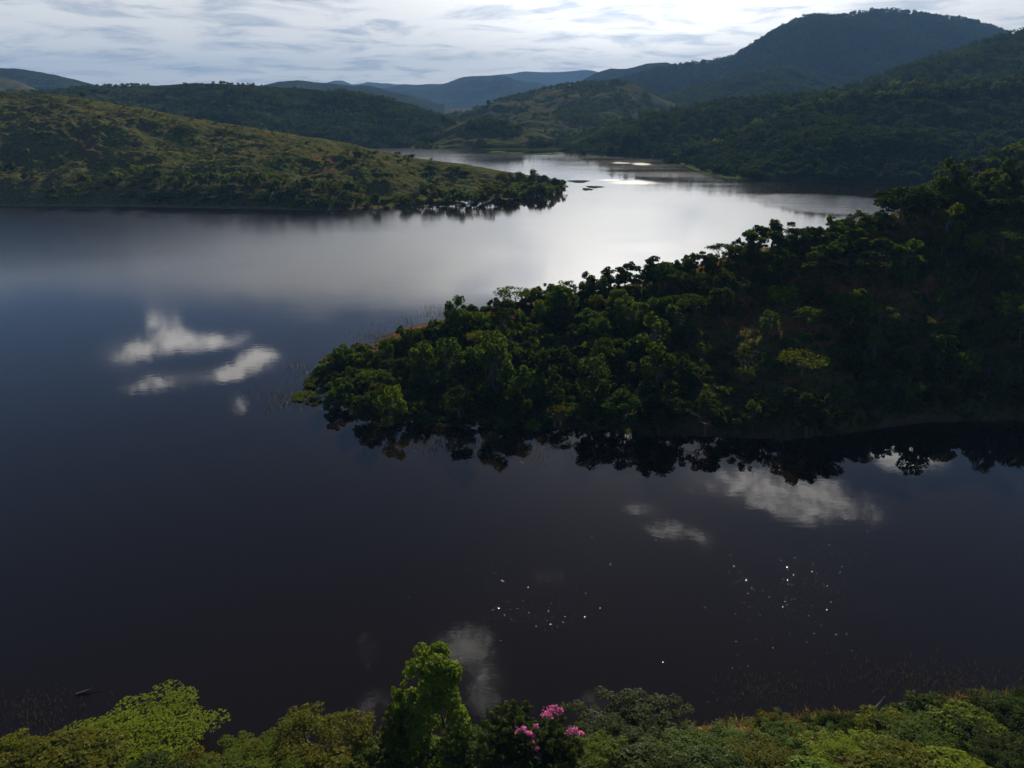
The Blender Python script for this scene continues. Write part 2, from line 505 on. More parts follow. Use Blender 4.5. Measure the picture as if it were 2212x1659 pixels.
hill('mountain', [(1180, None, 2300), (1560, None, 2300)], [(1180, 215, 2900), (1240, 180, 2900), (1285, 156, 2900), (1320, 145, 2900), (1350, 146, 2900), (1395, 137, 2900), (1430, 138, 2900), (1480, 150, 2900), (1560, 185, 2900)], 300, M_FAR, 200, 60, bumps=((22, 150, 11), (7, 40, 12)), spur=(30, 300, 13))
BIG = hill('mountain', [(1250, None, 1450), (2900, None, 1500)], [(1250, 225, 2000), (1300, 190, 2050), (1345, 172, 2100), (1420, 150, 2150), (1500, 139, 2200), (1580, 130, 2200), (1615, 113, 2200), (1650, 88, 2200), (1690, 66, 2200), (1740, 43, 2200), (1800, 39, 2200), (1850, 33, 2200), (1890, 27, 2200), (1950, 29, 2200), (2050, 43, 2200), (2110, 56, 2200), (2170, 73, 2200), (2300, 115, 2200), (2500, 180, 2200), (2900, 230, 2200)], 500, M_FAR, 520, 160, power=0.8, bumps=((26, 260, 14), (9, 60, 15), (3.5, 15, 16)), spur=(42, 240, 17))
FOOT = hill('hill', [(1400, None, 1150), (1960, None, 1150)], [(1400, 225, 1450), (1445, 208, 1480), (1500, 192, 1500), (1560, 174, 1520), (1620, 158, 1520), (1690, 148, 1520), (1740, 157, 1520), (1800, 188, 1500), (1860, 210, 1480), (1960, 240, 1450)], 250, M_WOODED, 260, 80, bumps=((9, 90, 18), (3, 18, 19)), spur=(10, 110, 20))
# ridge behind the left hill, knolls and pastures of the far valley
RIDGE = hill('ridge', [(-500, None, 640), (60, None, 660), (700, None, 720), (900, None, 740), (1010, None, 765)], [(-500, 205, 860), (60, 200, 870), (130, 193, 880), (200, 187, 890), (300, 184, 900), (430, 179, 900), (560, 184, 900), (640, 191, 900), (740, 199, 895), (830, 212, 890), (900, 229, 880), (960, 251, 860), (990, 272, 830), (1010, 300, 790)], 220, M_WOODED, 420, 110, power=0.75, bumps=((6, 60, 21), (2.0, 12, 22)), spur=(11, 90, 23))
VALE = hill('valley_slope', [(940, None, 930), (1520, None, 930)], [(940, 262, 1200), (985, 246, 1250), (1040, 230, 1300), (1130, 207, 1300), (1200, 189, 1300), (1260, 181, 1300), (1330, 176, 1300), (1375, 186, 1300), (1420, 212, 1300), (1520, 245, 1250)], 260, M_PALE, 300, 90, bumps=((9, 80, 24), (3, 18, 25)), spur=(14, 100, 26))
KNOLL2 = hill('knoll', [(1000, None, 860), (1370, None, 860)], [(1000, 290, 930), (1040, 268, 990), (1090, 254, 1020), (1150, 238, 1040), (1200, 231, 1040), (1250, 236, 1040), (1300, 252, 1030), (1370, 280, 980)], 150, M_PALE, 180, 60, bumps=((5, 50, 27), (2, 12, 28)))
hill('valley_floor', [(840, 318), (950, 324), (1100, 326), (1300, 329), (1420, 330)], [(840, 290, 940), (1000, 289, 950), (1200, 287, 950), (1420, 288, 940)], 260, M_WOODED, 160, 40, power=0.6, bumps=((0.6, 30, 29),), foot=-0.5, back_z=2)
KNOLL = hill('knoll', [(850, 317), (900, 321), (1000, 322), (1100, 322), (1250, 321)], [(850, 312, 780), (890, 302, 785), (925, 290, 790), (1000, 267, 795), (1055, 260, 800), (1120, 269, 800), (1180, 294, 790), (1215, 306, 780), (1250, 316, 775)], 110, M_HILL, 180, 60, power=0.7, bumps=((3, 40, 30), (1.2, 9, 31)))
# wooded hills on the right
GSLOPE = hill('wooded_hill', [(1205, 330), (1260, 335), (1400, 343), (1500, 346), (1800, 352), (2700, 356)], [(1205, 328, 690), (1240, 312, 700), (1300, 281, 720), (1360, 261, 730), (1420, 246, 745), (1490, 233, 755), (1560, 222, 765), (1640, 214, 775), (1700, 210, 785), (1780, 203, 800), (1830, 190, 820), (1900, 167, 850), (2000, 130, 890), (2100, 98, 920), (2212, 66, 950), (2400, 20, 980), (2700, -20, 1000)], 240, M_WOODED, 420, 110, power=0.8, bumps=((6, 60, 32), (2, 12, 33)), spur=(10, 100, 34))
HSLOPE = hill('wooded_hill', [(1425, 349), (1480, 356), (1520, 371), (1580, 384), (1650, 390), (1800, 396), (2000, 399), (2700, 402)], [(1425, 348, 586), (1500, 333, 600), (1560, 306, 612), (1620, 280, 622), (1720, 243, 632), (1790, 220, 640), (1850, 207, 645), (1920, 198, 645), (2000, 192, 645), (2100, 186, 645), (2212, 180, 645), (2400, 150, 650), (2700, 120, 660)], 160, M_WOODED, 420, 120, power=0.85, bumps=((5, 45, 35), (1.8, 10, 36)), spur=(9, 75, 37))
RISE = hill('wooded_rise', [(1960, None, 236), (2700, None, 236)], [(1960, 425, 255), (2010, 414, 265), (2060, 395, 272), (2110, 372, 280), (2150, 352, 285), (2212, 334, 292), (2400, 290, 300), (2700, 250, 310)], 60, M_WOODED, 120, 50, bumps=((2, 20, 38),))
# hill on the left and the near peninsula
LEFT = hill('grassy_hill', [(-700, 447), (-300, 446), (0, 446), (200, 446), (400, 449), (600, 453), (680, 456), (800, 453), (900, 449), (1000, 446), (1100, 438), (1180, 428), (1222, 410)],
            [(-700, 150, 500), (-300, 175, 490), (0, 199, 480), (100, 203, 478), (200, 215, 476), (300, 234, 474), (400, 255, 470), (500, 272, 466), (600, 288, 462), (700, 304, 458), (770, 318, 454), (850, 334, 450), (900, 342, 448), (1000, 358, 442), (1100, 377, 434), (1160, 388, 424), (1200, 397, 412), (1222, 407, 402)], 110, M_HILL, 620, 150, power=0.72, bumps=((3.0, 38, 39), (1.5, 9, 40), (0.45, 2.6, 41)), spur=(5, 50, 42))
PEN = hill('peninsula', [(668, 850), (700, 866), (740, 895), (790, 915), (850, 922), (1000, 928), (1150, 935), (1300, 945), (1500, 953), (1700, 957), (1850, 938), (2000, 918), (2212, 912), (2700, 890)],
           [(668, 838, 119), (690, 828, 122), (730, 806, 126), (790, 778, 130), (850, 752, 134), (1000, 705, 140), (1110, 670, 145), (1250, 640, 149), (1400, 610, 150), (1550, 568, 148), (1700, 530, 146), (1850, 485, 150), (2000, 442, 159), (2212, 405, 172), (2450, 370, 185), (2700, 330, 190)], 42, M_PENIN, 520, 150, power=0.80, bumps=((2.4, 16, 43), (0.8, 4, 44), (0.25, 1.1, 45)))
# the bank the camera hangs over
BANK = hill('lake_bank', [(-900, 1575), (-300, 1580), (0, 1590), (200, 1612), (420, 1618), (700, 1605), (1100, 1585), (1500, 1545), (1750, 1528), (1900, 1512), (2050, 1490), (2212, 1470), (2600, 1430), (3100, 1400)],
            [(-900, 1980, 22), (0, 1990, 22), (800, 1980, 22), (1500, 1960, 23), (2212, 1940, 23), (3100, 1900, 23)], -60, M_BANK, 300, 90, power=1.0, bumps=((0.7, 6, 46), (0.3, 1.3, 47)), back_z=20, foot=-0.6)
# low islets and the grass spits along the far shore
hill('marsh_spit', [(1425, 352), (1470, 357), (1510, 371), (1570, 385), (1640, 391), (1680, 392)], [(1425, 348, 590), (1470, 348, 586), (1515, 361, 525), (1575, 377, 478), (1640, 386, 462), (1680, 390, 455)], 30, M_MARSH, 120, 8, power=0.5, foot=-0.2, back_z=-1)
for k, (vx, vy, w, h) in enumerate(((1250, 392, 26, 3.2), (1284, 404, 22, 2.4), (1268, 409, 14, 2.6), (1075, 328, 22, 2.0), (1180, 333, 40, 2.0), (1110, 331, 30, 1.6))):
    c, e, tp = onz(vx, vy), onz(vx + w, vy), onz(vx, vy - h)
    rx, ry = e[0] - c[0], tp[1] - c[1]
    a = np.linspace(0, 2 * math.pi, 28, endpoint=False)
    rr = 1 + 0.25 * np.sin(a * 3 + k) + 0.15 * np.sin(a * 5 + 2 * k)
    V = [(c[0], c[1], 0.45)] + [(c[0] + rx * .6 * r * math.cos(t), c[1] + ry * .6 * r * math.sin(t), 0.32) for t, r in zip(a, rr)] + [(c[0] + rx * r * math.cos(t), c[1] + ry * r * math.sin(t), -0.3) for t, r in zip(a, rr)]
    F = [(0, 1 + i, 1 + (i + 1) % 28, 0) for i in range(28)]
    me = bpy.data.meshes.new('islet')
    me.from_pydata(V, [], [(0, 1 + i, 1 + (i + 1) % 28) for i in range(28)] + [(1 + i, 29 + i, 29 + (i + 1) % 28, 1 + (i + 1) % 28) for i in range(28)])
    me.materials.append(M_MARSH if k > 2 else M_MUD)
    link('islet', me, kind='structure')

# ------------------------------------------------------------------ plants: prototype meshes
def unit(v):
    return v / np.maximum(np.linalg.norm(v, axis=-1, keepdims=True), 1e-6)


def leaf_quads(P, Nn, size, rng, aspect=0.55):
    n = len(P)
    t = unit(np.cross(Nn, rng.normal(size=(n, 3))))
    b = np.cross(Nn, t)
    s = (size * rng.uniform(0.6, 1.3, n))[:, None]
    V = np.stack([P - t * s, P + b * s * aspect + Nn * s * .15, P + t * s, P - b * s * aspect + Nn * s * .15], 1).reshape(-1, 3)
    return V, np.arange(4 * n).reshape(n, 4)


def crown_mesh(name, lobes, n, leaf, mat, seed, aspect=0.55, up=0.45, shell=0.3):
    rng = np.random.default_rng(seed)
    L = np.array(lobes, float)
    w = (L[:, 3] * L[:, 4] + L[:, 3] * L[:, 5] + L[:, 4] * L[:, 5])
    k = rng.choice(len(L), n, p=w / w.sum())
    d = unit(rng.normal(size=(n, 3)) + np.array([0, 0, 0.35]))
    r = 1 - np.abs(rng.normal(size=n)) * shell
    P = L[k, :3] + d * L[k, 3:6] * r[:, None]
    Nn = unit(d * 0.7 + np.array([0, 0, up]) + rng.normal(size=(n, 3)) * 0.55)
    V, F = leaf_quads(P, Nn, leaf, rng, aspect)
    return mesh_np(name, V, F, False, (mat,))


def tubes_mesh(name, segs, mat, seg=6):
    Vs, Fs, o = [], [], 0
    for pts, r0, r1 in segs:
        pts = np.array(pts, float)
        m = len(pts)
        for i, pnt in enumerate(pts):
            tdir = unit(pts[min(i + 1, m - 1)] - pts[max(i - 1, 0)])
            a = np.cross(tdir, [0.31, 0.95, 0.05])
            a = unit(a)
            b = np.cross(tdir, a)
            r = r0 + (r1 - r0) * i / (m - 1)
            for j in range(seg):
                t = 2 * math.pi * j / seg
                Vs.append(pnt + (a * math.cos(t) + b * math.sin(t)) * r)
        for i in range(m - 1):
            for j in range(seg):
                Fs.append((o + i * seg + j, o + i * seg + (j + 1) % seg, o + (i + 1) * seg + (j + 1) % seg, o + (i + 1) * seg + j))
        o += m * seg
    return mesh_np(name, Vs, Fs, True, (mat,))


def limb(rng, a, b, r0, r1, wob=0.12, n=5):
    a, b = np.array(a, float), np.array(b, float)
    L = np.linalg.norm(b - a)
    pts = [a + (b - a) * t + rng.normal(size=3) * wob * L * math.sin(t * math.pi) * 0.5 for t in np.linspace(0, 1, n)]
    return pts, r0, r1


def lobes_for(kind, h, w, seed, k):
    """clumps of leaves that make up a crown of height h and width w standing on z = 0"""
    g = np.random.default_rng(seed)
    R_, L = w / 2, []
    f = (26 / max(k, 26)) ** 0.36        # many clumps: smaller ones
    if kind == 'round':
        c, rz = h * 0.60, h * 0.40
        for _ in range(k):
            d = unit(g.normal(size=3) + [0, 0, 0.25])
            q = g.uniform(0.55, 0.85) if f == 1 else g.uniform(0.55, 0.95) * (1 + 0.22 * math.sin(d[0] * 5 + seed) * math.sin(d[1] * 4 + d[2] * 5))
            s = g.uniform(0.2, 0.36) * R_ * f
            L.append((d[0] * R_ * q, d[1] * R_ * q, c + d[2] * rz * q, s, s, s * 0.8))
    elif kind == 'umbrella':
        for _ in range(k):
            a, q = g.uniform(0, 6.28), math.sqrt(g.uniform(0, 1)) * 0.85
            s = g.uniform(0.16, 0.30) * R_
            L.append((math.cos(a) * R_ * q, math.sin(a) * R_ * q, h * (0.90 - 0.18 * q * q) + g.normal() * h * .04, s * 1.3, s * 1.3, s * 0.38))
    elif kind == 'upright':
        for _ in range(k):
            t = g.uniform(0.12, 0.95)
            rad = R_ * (math.sin(t * 2.6 + 0.35)) * 0.75
            a = g.uniform(0, 6.28)
            s = g.uniform(0.25, 0.42) * R_
            L.append((math.cos(a) * rad, math.sin(a) * rad, h * t, s, s, s))
    elif kind == 'dome':
        for _ in range(k):
            d = unit(g.normal(size=3) * [1, 1, .8] + [0, 0, 0.5])
            q = g.uniform(0.62, 1.0) * (1 + .22 * math.sin(5 * d[0] + 1) * math.sin(4 * d[1] + 3 * d[2]))
            s = g.uniform(0.13, 0.25) * R_
            L.append((d[0] * R_ * q * .85, d[1] * R_ * q * .85, h * .35 + d[2] * h * .55 * q, s, s, s * 0.85))
    elif kind == 'tower':
        for _ in range(k):
            t = g.uniform(0.1, 0.98)
            rad = R_ * np.interp(t, (0, .3, .55, .68, .78, .9, 1), (.75, .95, .8, .5, .62, .5, .2)) * math.sqrt(g.uniform(.3, 1))
            a = g.uniform(0, 6.28)
            s = g.uniform(0.12, 0.26) * R_
            L.append((math.cos(a) * rad, math.sin(a) * rad, h * t, s, s, s * .85))
    elif kind == 'irregular':
        for _ in range(max(4, k // 5)):
            a, e, q = g.uniform(0, 6.28), g.uniform(0.05, 1.25), g.uniform(0.45, 0.95)
            c = np.array([math.cos(a) * math.cos(e) * R_ * q, math.sin(a) * math.cos(e) * R_ * q, h * (0.27 + 0.62 * math.sin(e) * q)])
            for _ in range(5):
                d = g.normal(size=3) * R_ * 0.2
                s = g.uniform(0.15, 0.28) * R_ * f
                L.append((*(c + d), s, s, s * 0.75))
    elif kind == 'bush':
        for _ in range(k):
            a, q = g.uniform(0, 6.28), math.sqrt(g.uniform(0, 1)) * 0.8
            s = g.uniform(0.22, 0.4) * R_ * f
            L.append((math.cos(a) * R_ * q, math.sin(a) * R_ * q, h * g.uniform(0.25, 0.8) * (1 - 0.55 * q * q), s, s, s * h / w * 1.2))
    return L


def trunk_mesh(name, kind, h, w, lobes, seed, thick=1.0):
    g = np.random.default_rng(seed + 99)
    segs = []
    fork = h * {'round': .38, 'umbrella': .35, 'upright': .6, 'irregular': .3}.get(kind, .2)
    r = 0.045 * h * thick * 0.6
    top = np.array([g.normal() * .05 * w, g.normal() * .05 * w, fork])
    segs.append(limb(g, (0, 0, -0.8), top, r * 1.25, r * .8, .05, 6))
    pick = [lobes[i] for i in g.permutation(len(lobes))[:min(9, len(lobes))]]
    for l in pick:
        segs.append(limb(g, top, l[:3], r * .55, r * .14, .18, 5))
    return tubes_mesh(name, segs, M_BARK)


PROTO = {}


def make_proto(key, kind, h, w, k, n, leaf, seed, mat=M_LEAF, aspect=0.55, shell=0.3, thick=1.0):
    L = lobes_for(kind, h, w, seed, k)
    c = crown_mesh('crown_' + key, L, n, leaf, mat, seed, aspect, shell=shell)
    t = trunk_mesh('trunk_' + key, kind, h, w, L, seed, thick) if kind != 'bush' else None
    co = np.empty(len(c.vertices) * 3, np.float32)
    c.vertices.foreach_get('co', co)
    co = co.reshape(-1, 3)
    h = float(np.percentile(co[:, 2], 99.7))
    w = float(np.percentile(co[:, 0], 98.5) - np.percentile(co[:, 0], 1.5) + np.percentile(co[:, 1], 98.5) - np.percentile(co[:, 1], 1.5)) / 2
    PROTO[key] = dict(h=h, w=w, crown=c, trunk=t, kind=kind, lobes=L)


for i in range(3):
    make_proto('round%d' % i, 'round', 6, 6, 26, 2600, 0.24, 100 + i)
    make_proto('irregular%d' % i, 'irregular', 6.5, 6.5, 40, 2300, 0.25, 120 + i)
for i in range(2):
    make_proto('umbrella%d' % i, 'umbrella', 5.5, 7, 30, 1100, 0.20, 110 + i)
    make_proto('upright%d' % i, 'upright', 7, 4, 22, 1900, 0.23, 130 + i)
    make_proto('feathery%d' % i, 'irregular', 5, 5, 22, 700, 0.30, 140 + i, aspect=0.25, shell=.5)
for i in range(3):
    make_proto('bush%d' % i, 'bush', 2.0, 3.0, 12, 700, 0.20, 150 + i)
# the big trees right below the camera carry finer leaves
make_proto('near_round', 'round', 8, 9, 240, 19000, 0.13, 200, mat=M_NEARLEAF, shell=.22)
make_proto('near_dome', 'dome', 7, 9, 120, 20000, 0.11, 201, mat=M_NEARLEAF, shell=.15)
make_proto('near_tall', 'tower', 12, 6.5, 84, 17000, 0.15, 202, mat=M_NEARLEAF, shell=.2)
make_proto('near_loose', 'irregular', 8, 7, 220, 14000, 0.14, 203, mat=M_NEARLEAF, shell=.25)
make_proto('near_wide', 'irregular', 7, 11, 330, 22000, 0.13, 204, mat=M_NEARLEAF, shell=.22)
make_proto('near_bush', 'bush', 3.2, 4.5, 110, 9000, 0.11, 205, mat=M_NEARLEAF, shell=.22)
make_proto('near_bush_low', 'bush', 2.2, 4.0, 70, 6000, 0.12, 206, aspect=.35, mat=M_NEARLEAF, shell=.25)
make_proto('near_feather', 'round', 7, 8, 200, 14000, 0.15, 207, aspect=.3, shell=.35, mat=M_NEARLEAF)
# far, tiny ones
for i in range(3):
    make_proto('far%d' % i, 'round', 5, 5.4, 12, 190, 0.50, 300 + i, mat=M_FARLEAF)
make_proto('far_bush', 'bush', 1.6, 2.6, 6, 60, 0.36, 310, mat=M_FARLEAF)
make_proto('shore0', 'round', 4, 5, 16, 420, 0.34, 320)
make_proto('shore1', 'irregular', 5, 5.5, 20, 460, 0.36, 321)
make_proto('shore2', 'bush', 2.2, 4, 12, 300, 0.32, 322)


def tuft_mesh(name, n, h, r, mat, seed, wide=0.05):
    g = np.random.default_rng(seed)
    V, F = [], []
    for i in range(n):
        a, q = g.uniform(0, 6.28), r * math.sqrt(g.uniform())
        b = np.array([math.cos(a) * q, math.sin(a) * q, 0])
        lean = np.array([g.normal() * .3, g.normal() * .3, 1]) * h * g.uniform(.6, 1.1)
        s = np.array([math.cos(a + 1.4), math.sin(a + 1.4), 0]) * wide
        V += [b - s, b + s, b + lean * .6 + s * .7, b + lean * .6 - s * .7, b + lean + np.array([g.normal() * .2 * h, g.normal() * .2 * h, -.1 * h])]
        F += [(5 * i, 5 * i + 1, 5 * i + 2, 5 * i + 3), (5 * i + 3, 5 * i + 2, 5 * i + 4, 5 * i + 4)]
    me = bpy.data.meshes.new(name)
    me.from_pydata([tuple(v) for v in V], [], [f[:3] if f[2] == f[3] else f for f in F])
    me.materials.append(mat)
    return me


TUFT = tuft_mesh('tuft', 26, 1.3, 0.6, M_GRASS, 400)
TUFT_FAR = tuft_mesh('tuft_far', 7, 1.1, 0.9, M_GRASS, 401, wide=.22)

# ------------------------------------------------------------------ placing things on the land
class Land:
    """picks points of a hill sheet by where they show in the photograph or at random"""
    def __init__(s, G, nr):
        s.G, s.nr = G, nr
        s.v = proj(G)

    def seen(s, vx, vy):
        d = (s.v[:s.nr, :, 0] - vx) ** 2 + (s.v[:s.nr, :, 1] - vy) ** 2
        k = np.unravel_index(np.argmin(d), d.shape)
        return s.G[k].copy()

    def rand(s, rng, n, lo=0.02, hi=1.0, vx0=-40, vx1=2252, back=False):
        """n random points (area weighted), rows between lo and hi of the front slope"""
        G = s.G
        top = G.shape[0] - 1 if back else s.nr - 1
        r0, r1 = int(lo * (s.nr - 1)), min(top, max(int(hi * (s.nr - 1)), 1)) if not back else top
        A = G[r0:r1, :-1]
        du = G[r0:r1, 1:] - A
        dv = G[r0 + 1:r1 + 1, :-1] - A
        area = np.linalg.norm(np.cross(du, dv), axis=-1)
        vx = s.v[r0:r1, :-1, 0]
        area = area * (vx > vx0) * (vx < vx1)
        c = rng.choice(area.size, n, p=area.ravel() / area.sum())
        i, j = np.unravel_index(c, area.shape)
        a, b = rng.uniform(size=(n, 1)), rng.uniform(size=(n, 1))
        return A[i, j] + du[i, j] * a + dv[i, j] * b


L_LEFT, L_PEN, L_BANK, L_H, L_G, L_RIDGE = Land(*LEFT), Land(*PEN), Land(*BANK), Land(*HSLOPE), Land(*GSLOPE), Land(*RIDGE)
L_VALE, L_KNOLL, L_KNOLL2, L_FOOT, L_BIG, L_RISE = Land(*VALE), Land(*KNOLL), Land(*KNOLL2), Land(*FOOT), Land(*BIG), Land(*RISE)

TONES = {'dark green': (0.55, 0.62, 0.6), 'mid-green': (0.9, 1.0, 0.8), 'bright green': (1.35, 1.5, 0.9), 'olive': (1.25, 1.0, 0.6), 'yellow-green': (1.75, 1.6, 0.7), 'pale grey-green': (1.1, 1.15, 1.35)}


def plant(key, loc, w, h, tone, name, label, cat, group, rot=None, single=False):
    """one tree (empty > trunk, crown) or one bush (a single mesh)"""
    p = PROTO[key]
    s = (w / p['w'], w / p['w'], h / p['h'])
    rot = random.uniform(0, 6.28) if rot is None else rot
    colr = (*(TONES[tone] if isinstance(tone, str) else tone), 1)
    if p['trunk'] is None or single:
        o = link(name, p['crown'], label=label, cat=cat, group=group)
        o.color = colr
    else:
        o = link(name, None, label=label, cat=cat, group=group)
        t = link('trunk', p['trunk'], o)
        c = link('crown', p['crown'], o)
        c.color = colr
    o.location = loc
    o.rotation_euler = (0, 0, rot)
    o.scale = s
    return o


# ---- trees on the bank below the camera: (centre x, top y, width, base distance, prototype, tone, name, label)
def bank_z(X, Y):
    d = (L_BANK.G[..., 0] - X) ** 2 + (L_BANK.G[..., 1] - Y) ** 2
    k = np.unravel_index(np.argmin(d), d.shape)
    return L_BANK.G[k][2]


NEAR = [  # many low bushes toned dark so the foot of the trees reads shaded
    (262, 1555, 270, 37.0, 'near_dome', 'yellow-green', 'broadleaf_tree', 'pale yellow-green tree with dense knobbly dome crown at the water edge'),
    (140, 1580, 170, 35.0, 'near_bush', 'olive', 'bush', 'olive bush leaning on the lower side of the pale dome-crowned tree'),
    (400, 1618, 100, 36.0, 'near_bush_low', 'olive', 'bush', 'low olive bush between the pale dome tree and the small deep green tree'),
    (540, 1563, 175, 35.5, 'near_round', 'bright green', 'broadleaf_tree', 'small deep green tree beside the wide olive tree'),
    (680, 1490, 215, 36.0, 'near_feather', 'olive', 'broadleaf_tree', 'wide olive-brown tree with flat rounded top in front of the brown water'),
    (800, 1590, 130, 34.5, 'near_loose', 'mid-green', 'broadleaf_tree', 'thin twiggy tree filling the gap between the olive tree and the tall tree'),
    (925, 1392, 150, 36.5, 'near_tall', 'bright green', 'broadleaf_tree', 'tallest tree on the bank, narrow with a lit yellow-green top'),
    (868, 1462, 85, 36.2, 'near_loose', 'bright green', 'broadleaf_tree', 'slim light green tree pressed against the side of the tallest tree'),
    (1000, 1520, 140, 35.5, 'near_round', 'dark green', 'broadleaf_tree', 'dark ivy-covered tree just beside the tallest tree, towards the blossoms'),
    (965, 1626, 130, 33.0, 'near_bush', 'bright green', 'bush', 'light green bush at the foot of the tallest tree'),
    (1105, 1498, 120, 36.5, 'near_loose', 'dark green', 'broadleaf_tree', 'dark open-branched tree next to the pink-flowering tree'),
    (1195, 1530, 105, 36.0, 'near_loose', 'dark green', 'flowering_tree', 'dark tree bearing clusters of magenta-pink blossom'),
    (1375, 1500, 300, 36.5, 'near_wide', 'dark green', 'broadleaf_tree', 'very wide dark green tree with spreading crown past the pink blossoms'),
    (1300, 1560, 130, 34.5, 'near_round', 'bright green', 'broadleaf_tree', 'bright green tree between the pink blossoms and the very wide dark tree'),
    (1490, 1560, 170, 35.0, 'near_round', 'mid-green', 'broadleaf_tree', 'mid-green tree on the far flank of the very wide dark tree'),
    (1600, 1535, 130, 37.0, 'near_feather', 'pale grey-green', 'broadleaf_tree', 'pale grey-green feathery tree by the glinting shallows'),
    (1730, 1540, 150, 37.0, 'near_wide', 'mid-green', 'broadleaf_tree', 'mid-green tree with a dark hollow below the white dead stick'),
    (1660, 1600, 150, 34.0, 'near_round', 'olive', 'broadleaf_tree', 'olive tree in front of the pale feathery tree'),
    (1850, 1600, 160, 34.5, 'near_feather', 'yellow-green', 'broadleaf_tree', 'yellow-green feathery tree below the rusty grass patch'),
    (2010, 1550, 170, 36.0, 'near_round', 'mid-green', 'broadleaf_tree', 'rounded mid-green tree beyond the rusty grass patch'),
    (2110, 1510, 130, 38.0, 'near_bush', 'bright green', 'bush', 'bright green bush on the bank near the dark corner tree'),
    (2195, 1455, 130, 40.0, 'near_round', 'dark green', 'broadleaf_tree', 'dark tree standing at the right corner of the bank'),
    (2180, 1570, 150, 34.5, 'near_wide', 'dark green', 'broadleaf_tree', 'dark green spreading tree in front of the dark corner tree'),
    (1960, 1620, 160, 33.0, 'near_bush', 'olive', 'bush', 'olive bush below the rounded mid-green tree'),
    (1560, 1620, 150, 33.0, 'near_bush', 'dark green', 'bush', 'dark green bush below the pale feathery tree'),
    (1420, 1630, 160, 32.5, 'near_bush', 'dark green', 'bush', 'dark green bush under the very wide dark tree'),
    (1110, 1620, 120, 33.5, 'near_bush', 'dark green', 'bush', 'dark green bush under the open-branched dark tree'),
    (700, 1625, 150, 33.0, 'near_bush', 'olive', 'bush', 'olive bush under the wide olive-brown tree'),
    (600, 1640, 110, 32.5, 'near_bush_low', 'mid-green', 'bush', 'low mid-green bush under the small deep green tree'),
    (50, 1600, 130, 36.0, 'near_bush_low', 'olive', 'bush', 'low olive bush in the left corner of the bank'),
    (10, 1575, 90, 38.0, 'near_bush_low', 'yellow-green', 'bush', 'grassy yellow-green bush at the left end of the bank'),
    (470, 1640, 120, 33.0, 'near_bush', 'mid-green', 'bush', 'mid-green bush on bare grass beside the small deep green tree'),
    (300, 1650, 150, 32.5, 'near_bush', 'dark green', 'bush', 'dark green bush below the pale dome-crowned tree'),
    (1780, 1640, 130, 32.0, 'near_bush', 'bright green', 'bush', 'bright green bush under the yellow-green feathery tree'),
    (2090, 1630, 140, 32.5, 'near_bush', 'yellow-green', 'bush', 'yellow-green bush under the dark green spreading tree'),
    (1260, 1645, 130, 32.0, 'near_bush', 'dark green', 'bush', 'dark green bush under the pink-flowering tree'),
    (1665, 1530, 60, 41.0, 'near_bush_low', 'olive', 'bush', 'small olive bush at the very edge of the glinting shallows'),
    (1930, 1520, 110, 39.0, 'near_bush_low', 'olive', 'bush', 'low olive bush among the rusty grass by the water'),
    (2040, 1490, 120, 41.0, 'near_bush_low', 'dark green', 'bush', 'low dark bush at the water between rusty grass and corner tree'),
]
for vx, vt, wv_, D, key, tone, nm, lab in NEAR:
    b = at(vx, vt + 60, D)
    zb = bank_z(b[0], D)
    vt += (0 if key == 'near_tall' else 22) + wv_ * {'near_tall': .12, 'near_loose': .2, 'near_bush': .25, 'near_bush_low': .2, 'near_dome': .36}.get(key, .42)    # the far side of a crown shows above its top
    top = at(vx, vt, D)
    h = max(top[2] - zb, 1.5)
    slant = math.hypot(D, CAM_H - top[2])
    w = wv_ * slant / FPX * 1.02
    o = plant(key, (top[0], D, zb), w, h, tone, nm, lab, 'bush' if nm == 'bush' else 'tree', 'bushes on the near bank' if nm == 'bush' else 'trees on the near bank')
    if nm == 'flowering_tree':
        g = np.random.default_rng(5)
        inv_s = np.array([1 / o.scale[0], 1 / o.scale[1], 1 / o.scale[2]])
        for bx, by, bw in ((1178, 1541, 18), (1190, 1533, 16), (1198, 1528, 12), (1206, 1538, 14), (1186, 1545, 12), (1212, 1534, 8), (1120, 1580, 16), (1132, 1575, 12), (1142, 1584, 9),
                           (1230, 1580, 16), (1242, 1577, 14), (1254, 1584, 9), (1160, 1618, 10), (1150, 1602, 9), (1164, 1630, 8), (1152, 1588, 8), (1158, 1570, 8), (1136, 1594, 7)):
            P = at(bx, by, D + 0.3 if by < 1560 else D - 0.8)
            r = bw / 2 * slant / FPX
            k = 45
            pts = g.normal(size=(k, 3)) * np.array([r, r, r * .7]) * .5
            V, F = leaf_quads(pts, unit(g.normal(size=(k, 3))), .10, g, .7)
            me = mesh_np('blossom', V, F, False, (M_BLOSSOM,))
            q = link('blossom', me)
            q.location = P
            q.parent = o
            q.matrix_parent_inverse = (o.matrix_basis).inverted()

# ---- dead stick, floating snag
def stick(name, pts, r0, r1, mat, label, cat):
    base = Vector(pts[0])
    me = tubes_mesh(name, [([np.array(p) - np.array(pts[0]) for p in pts], r0, r1)], mat)
    o = link(name, me, label=label, cat=cat)
    o.location = base
    return o


a_, b_ = onz(1888, 1532, .3), at(1912, 1503, 43.0)
stick('dead_stick', [a_, (a_ + b_) / 2 + np.array([.1, 0, .1]), b_], .07, .03, M_DEAD, 'thin white dead stick leaning out of the rusty grass', 'stick')
a_, b_, c_ = onz(165, 1500, .05), onz(200, 1488, .25), onz(212, 1470, .7)
stick('driftwood', [a_, (a_ + b_) / 2, b_, c_], .13, .04, M_BARK, 'dark driftwood branch floating on brown water off the pale dome tree', 'driftwood')

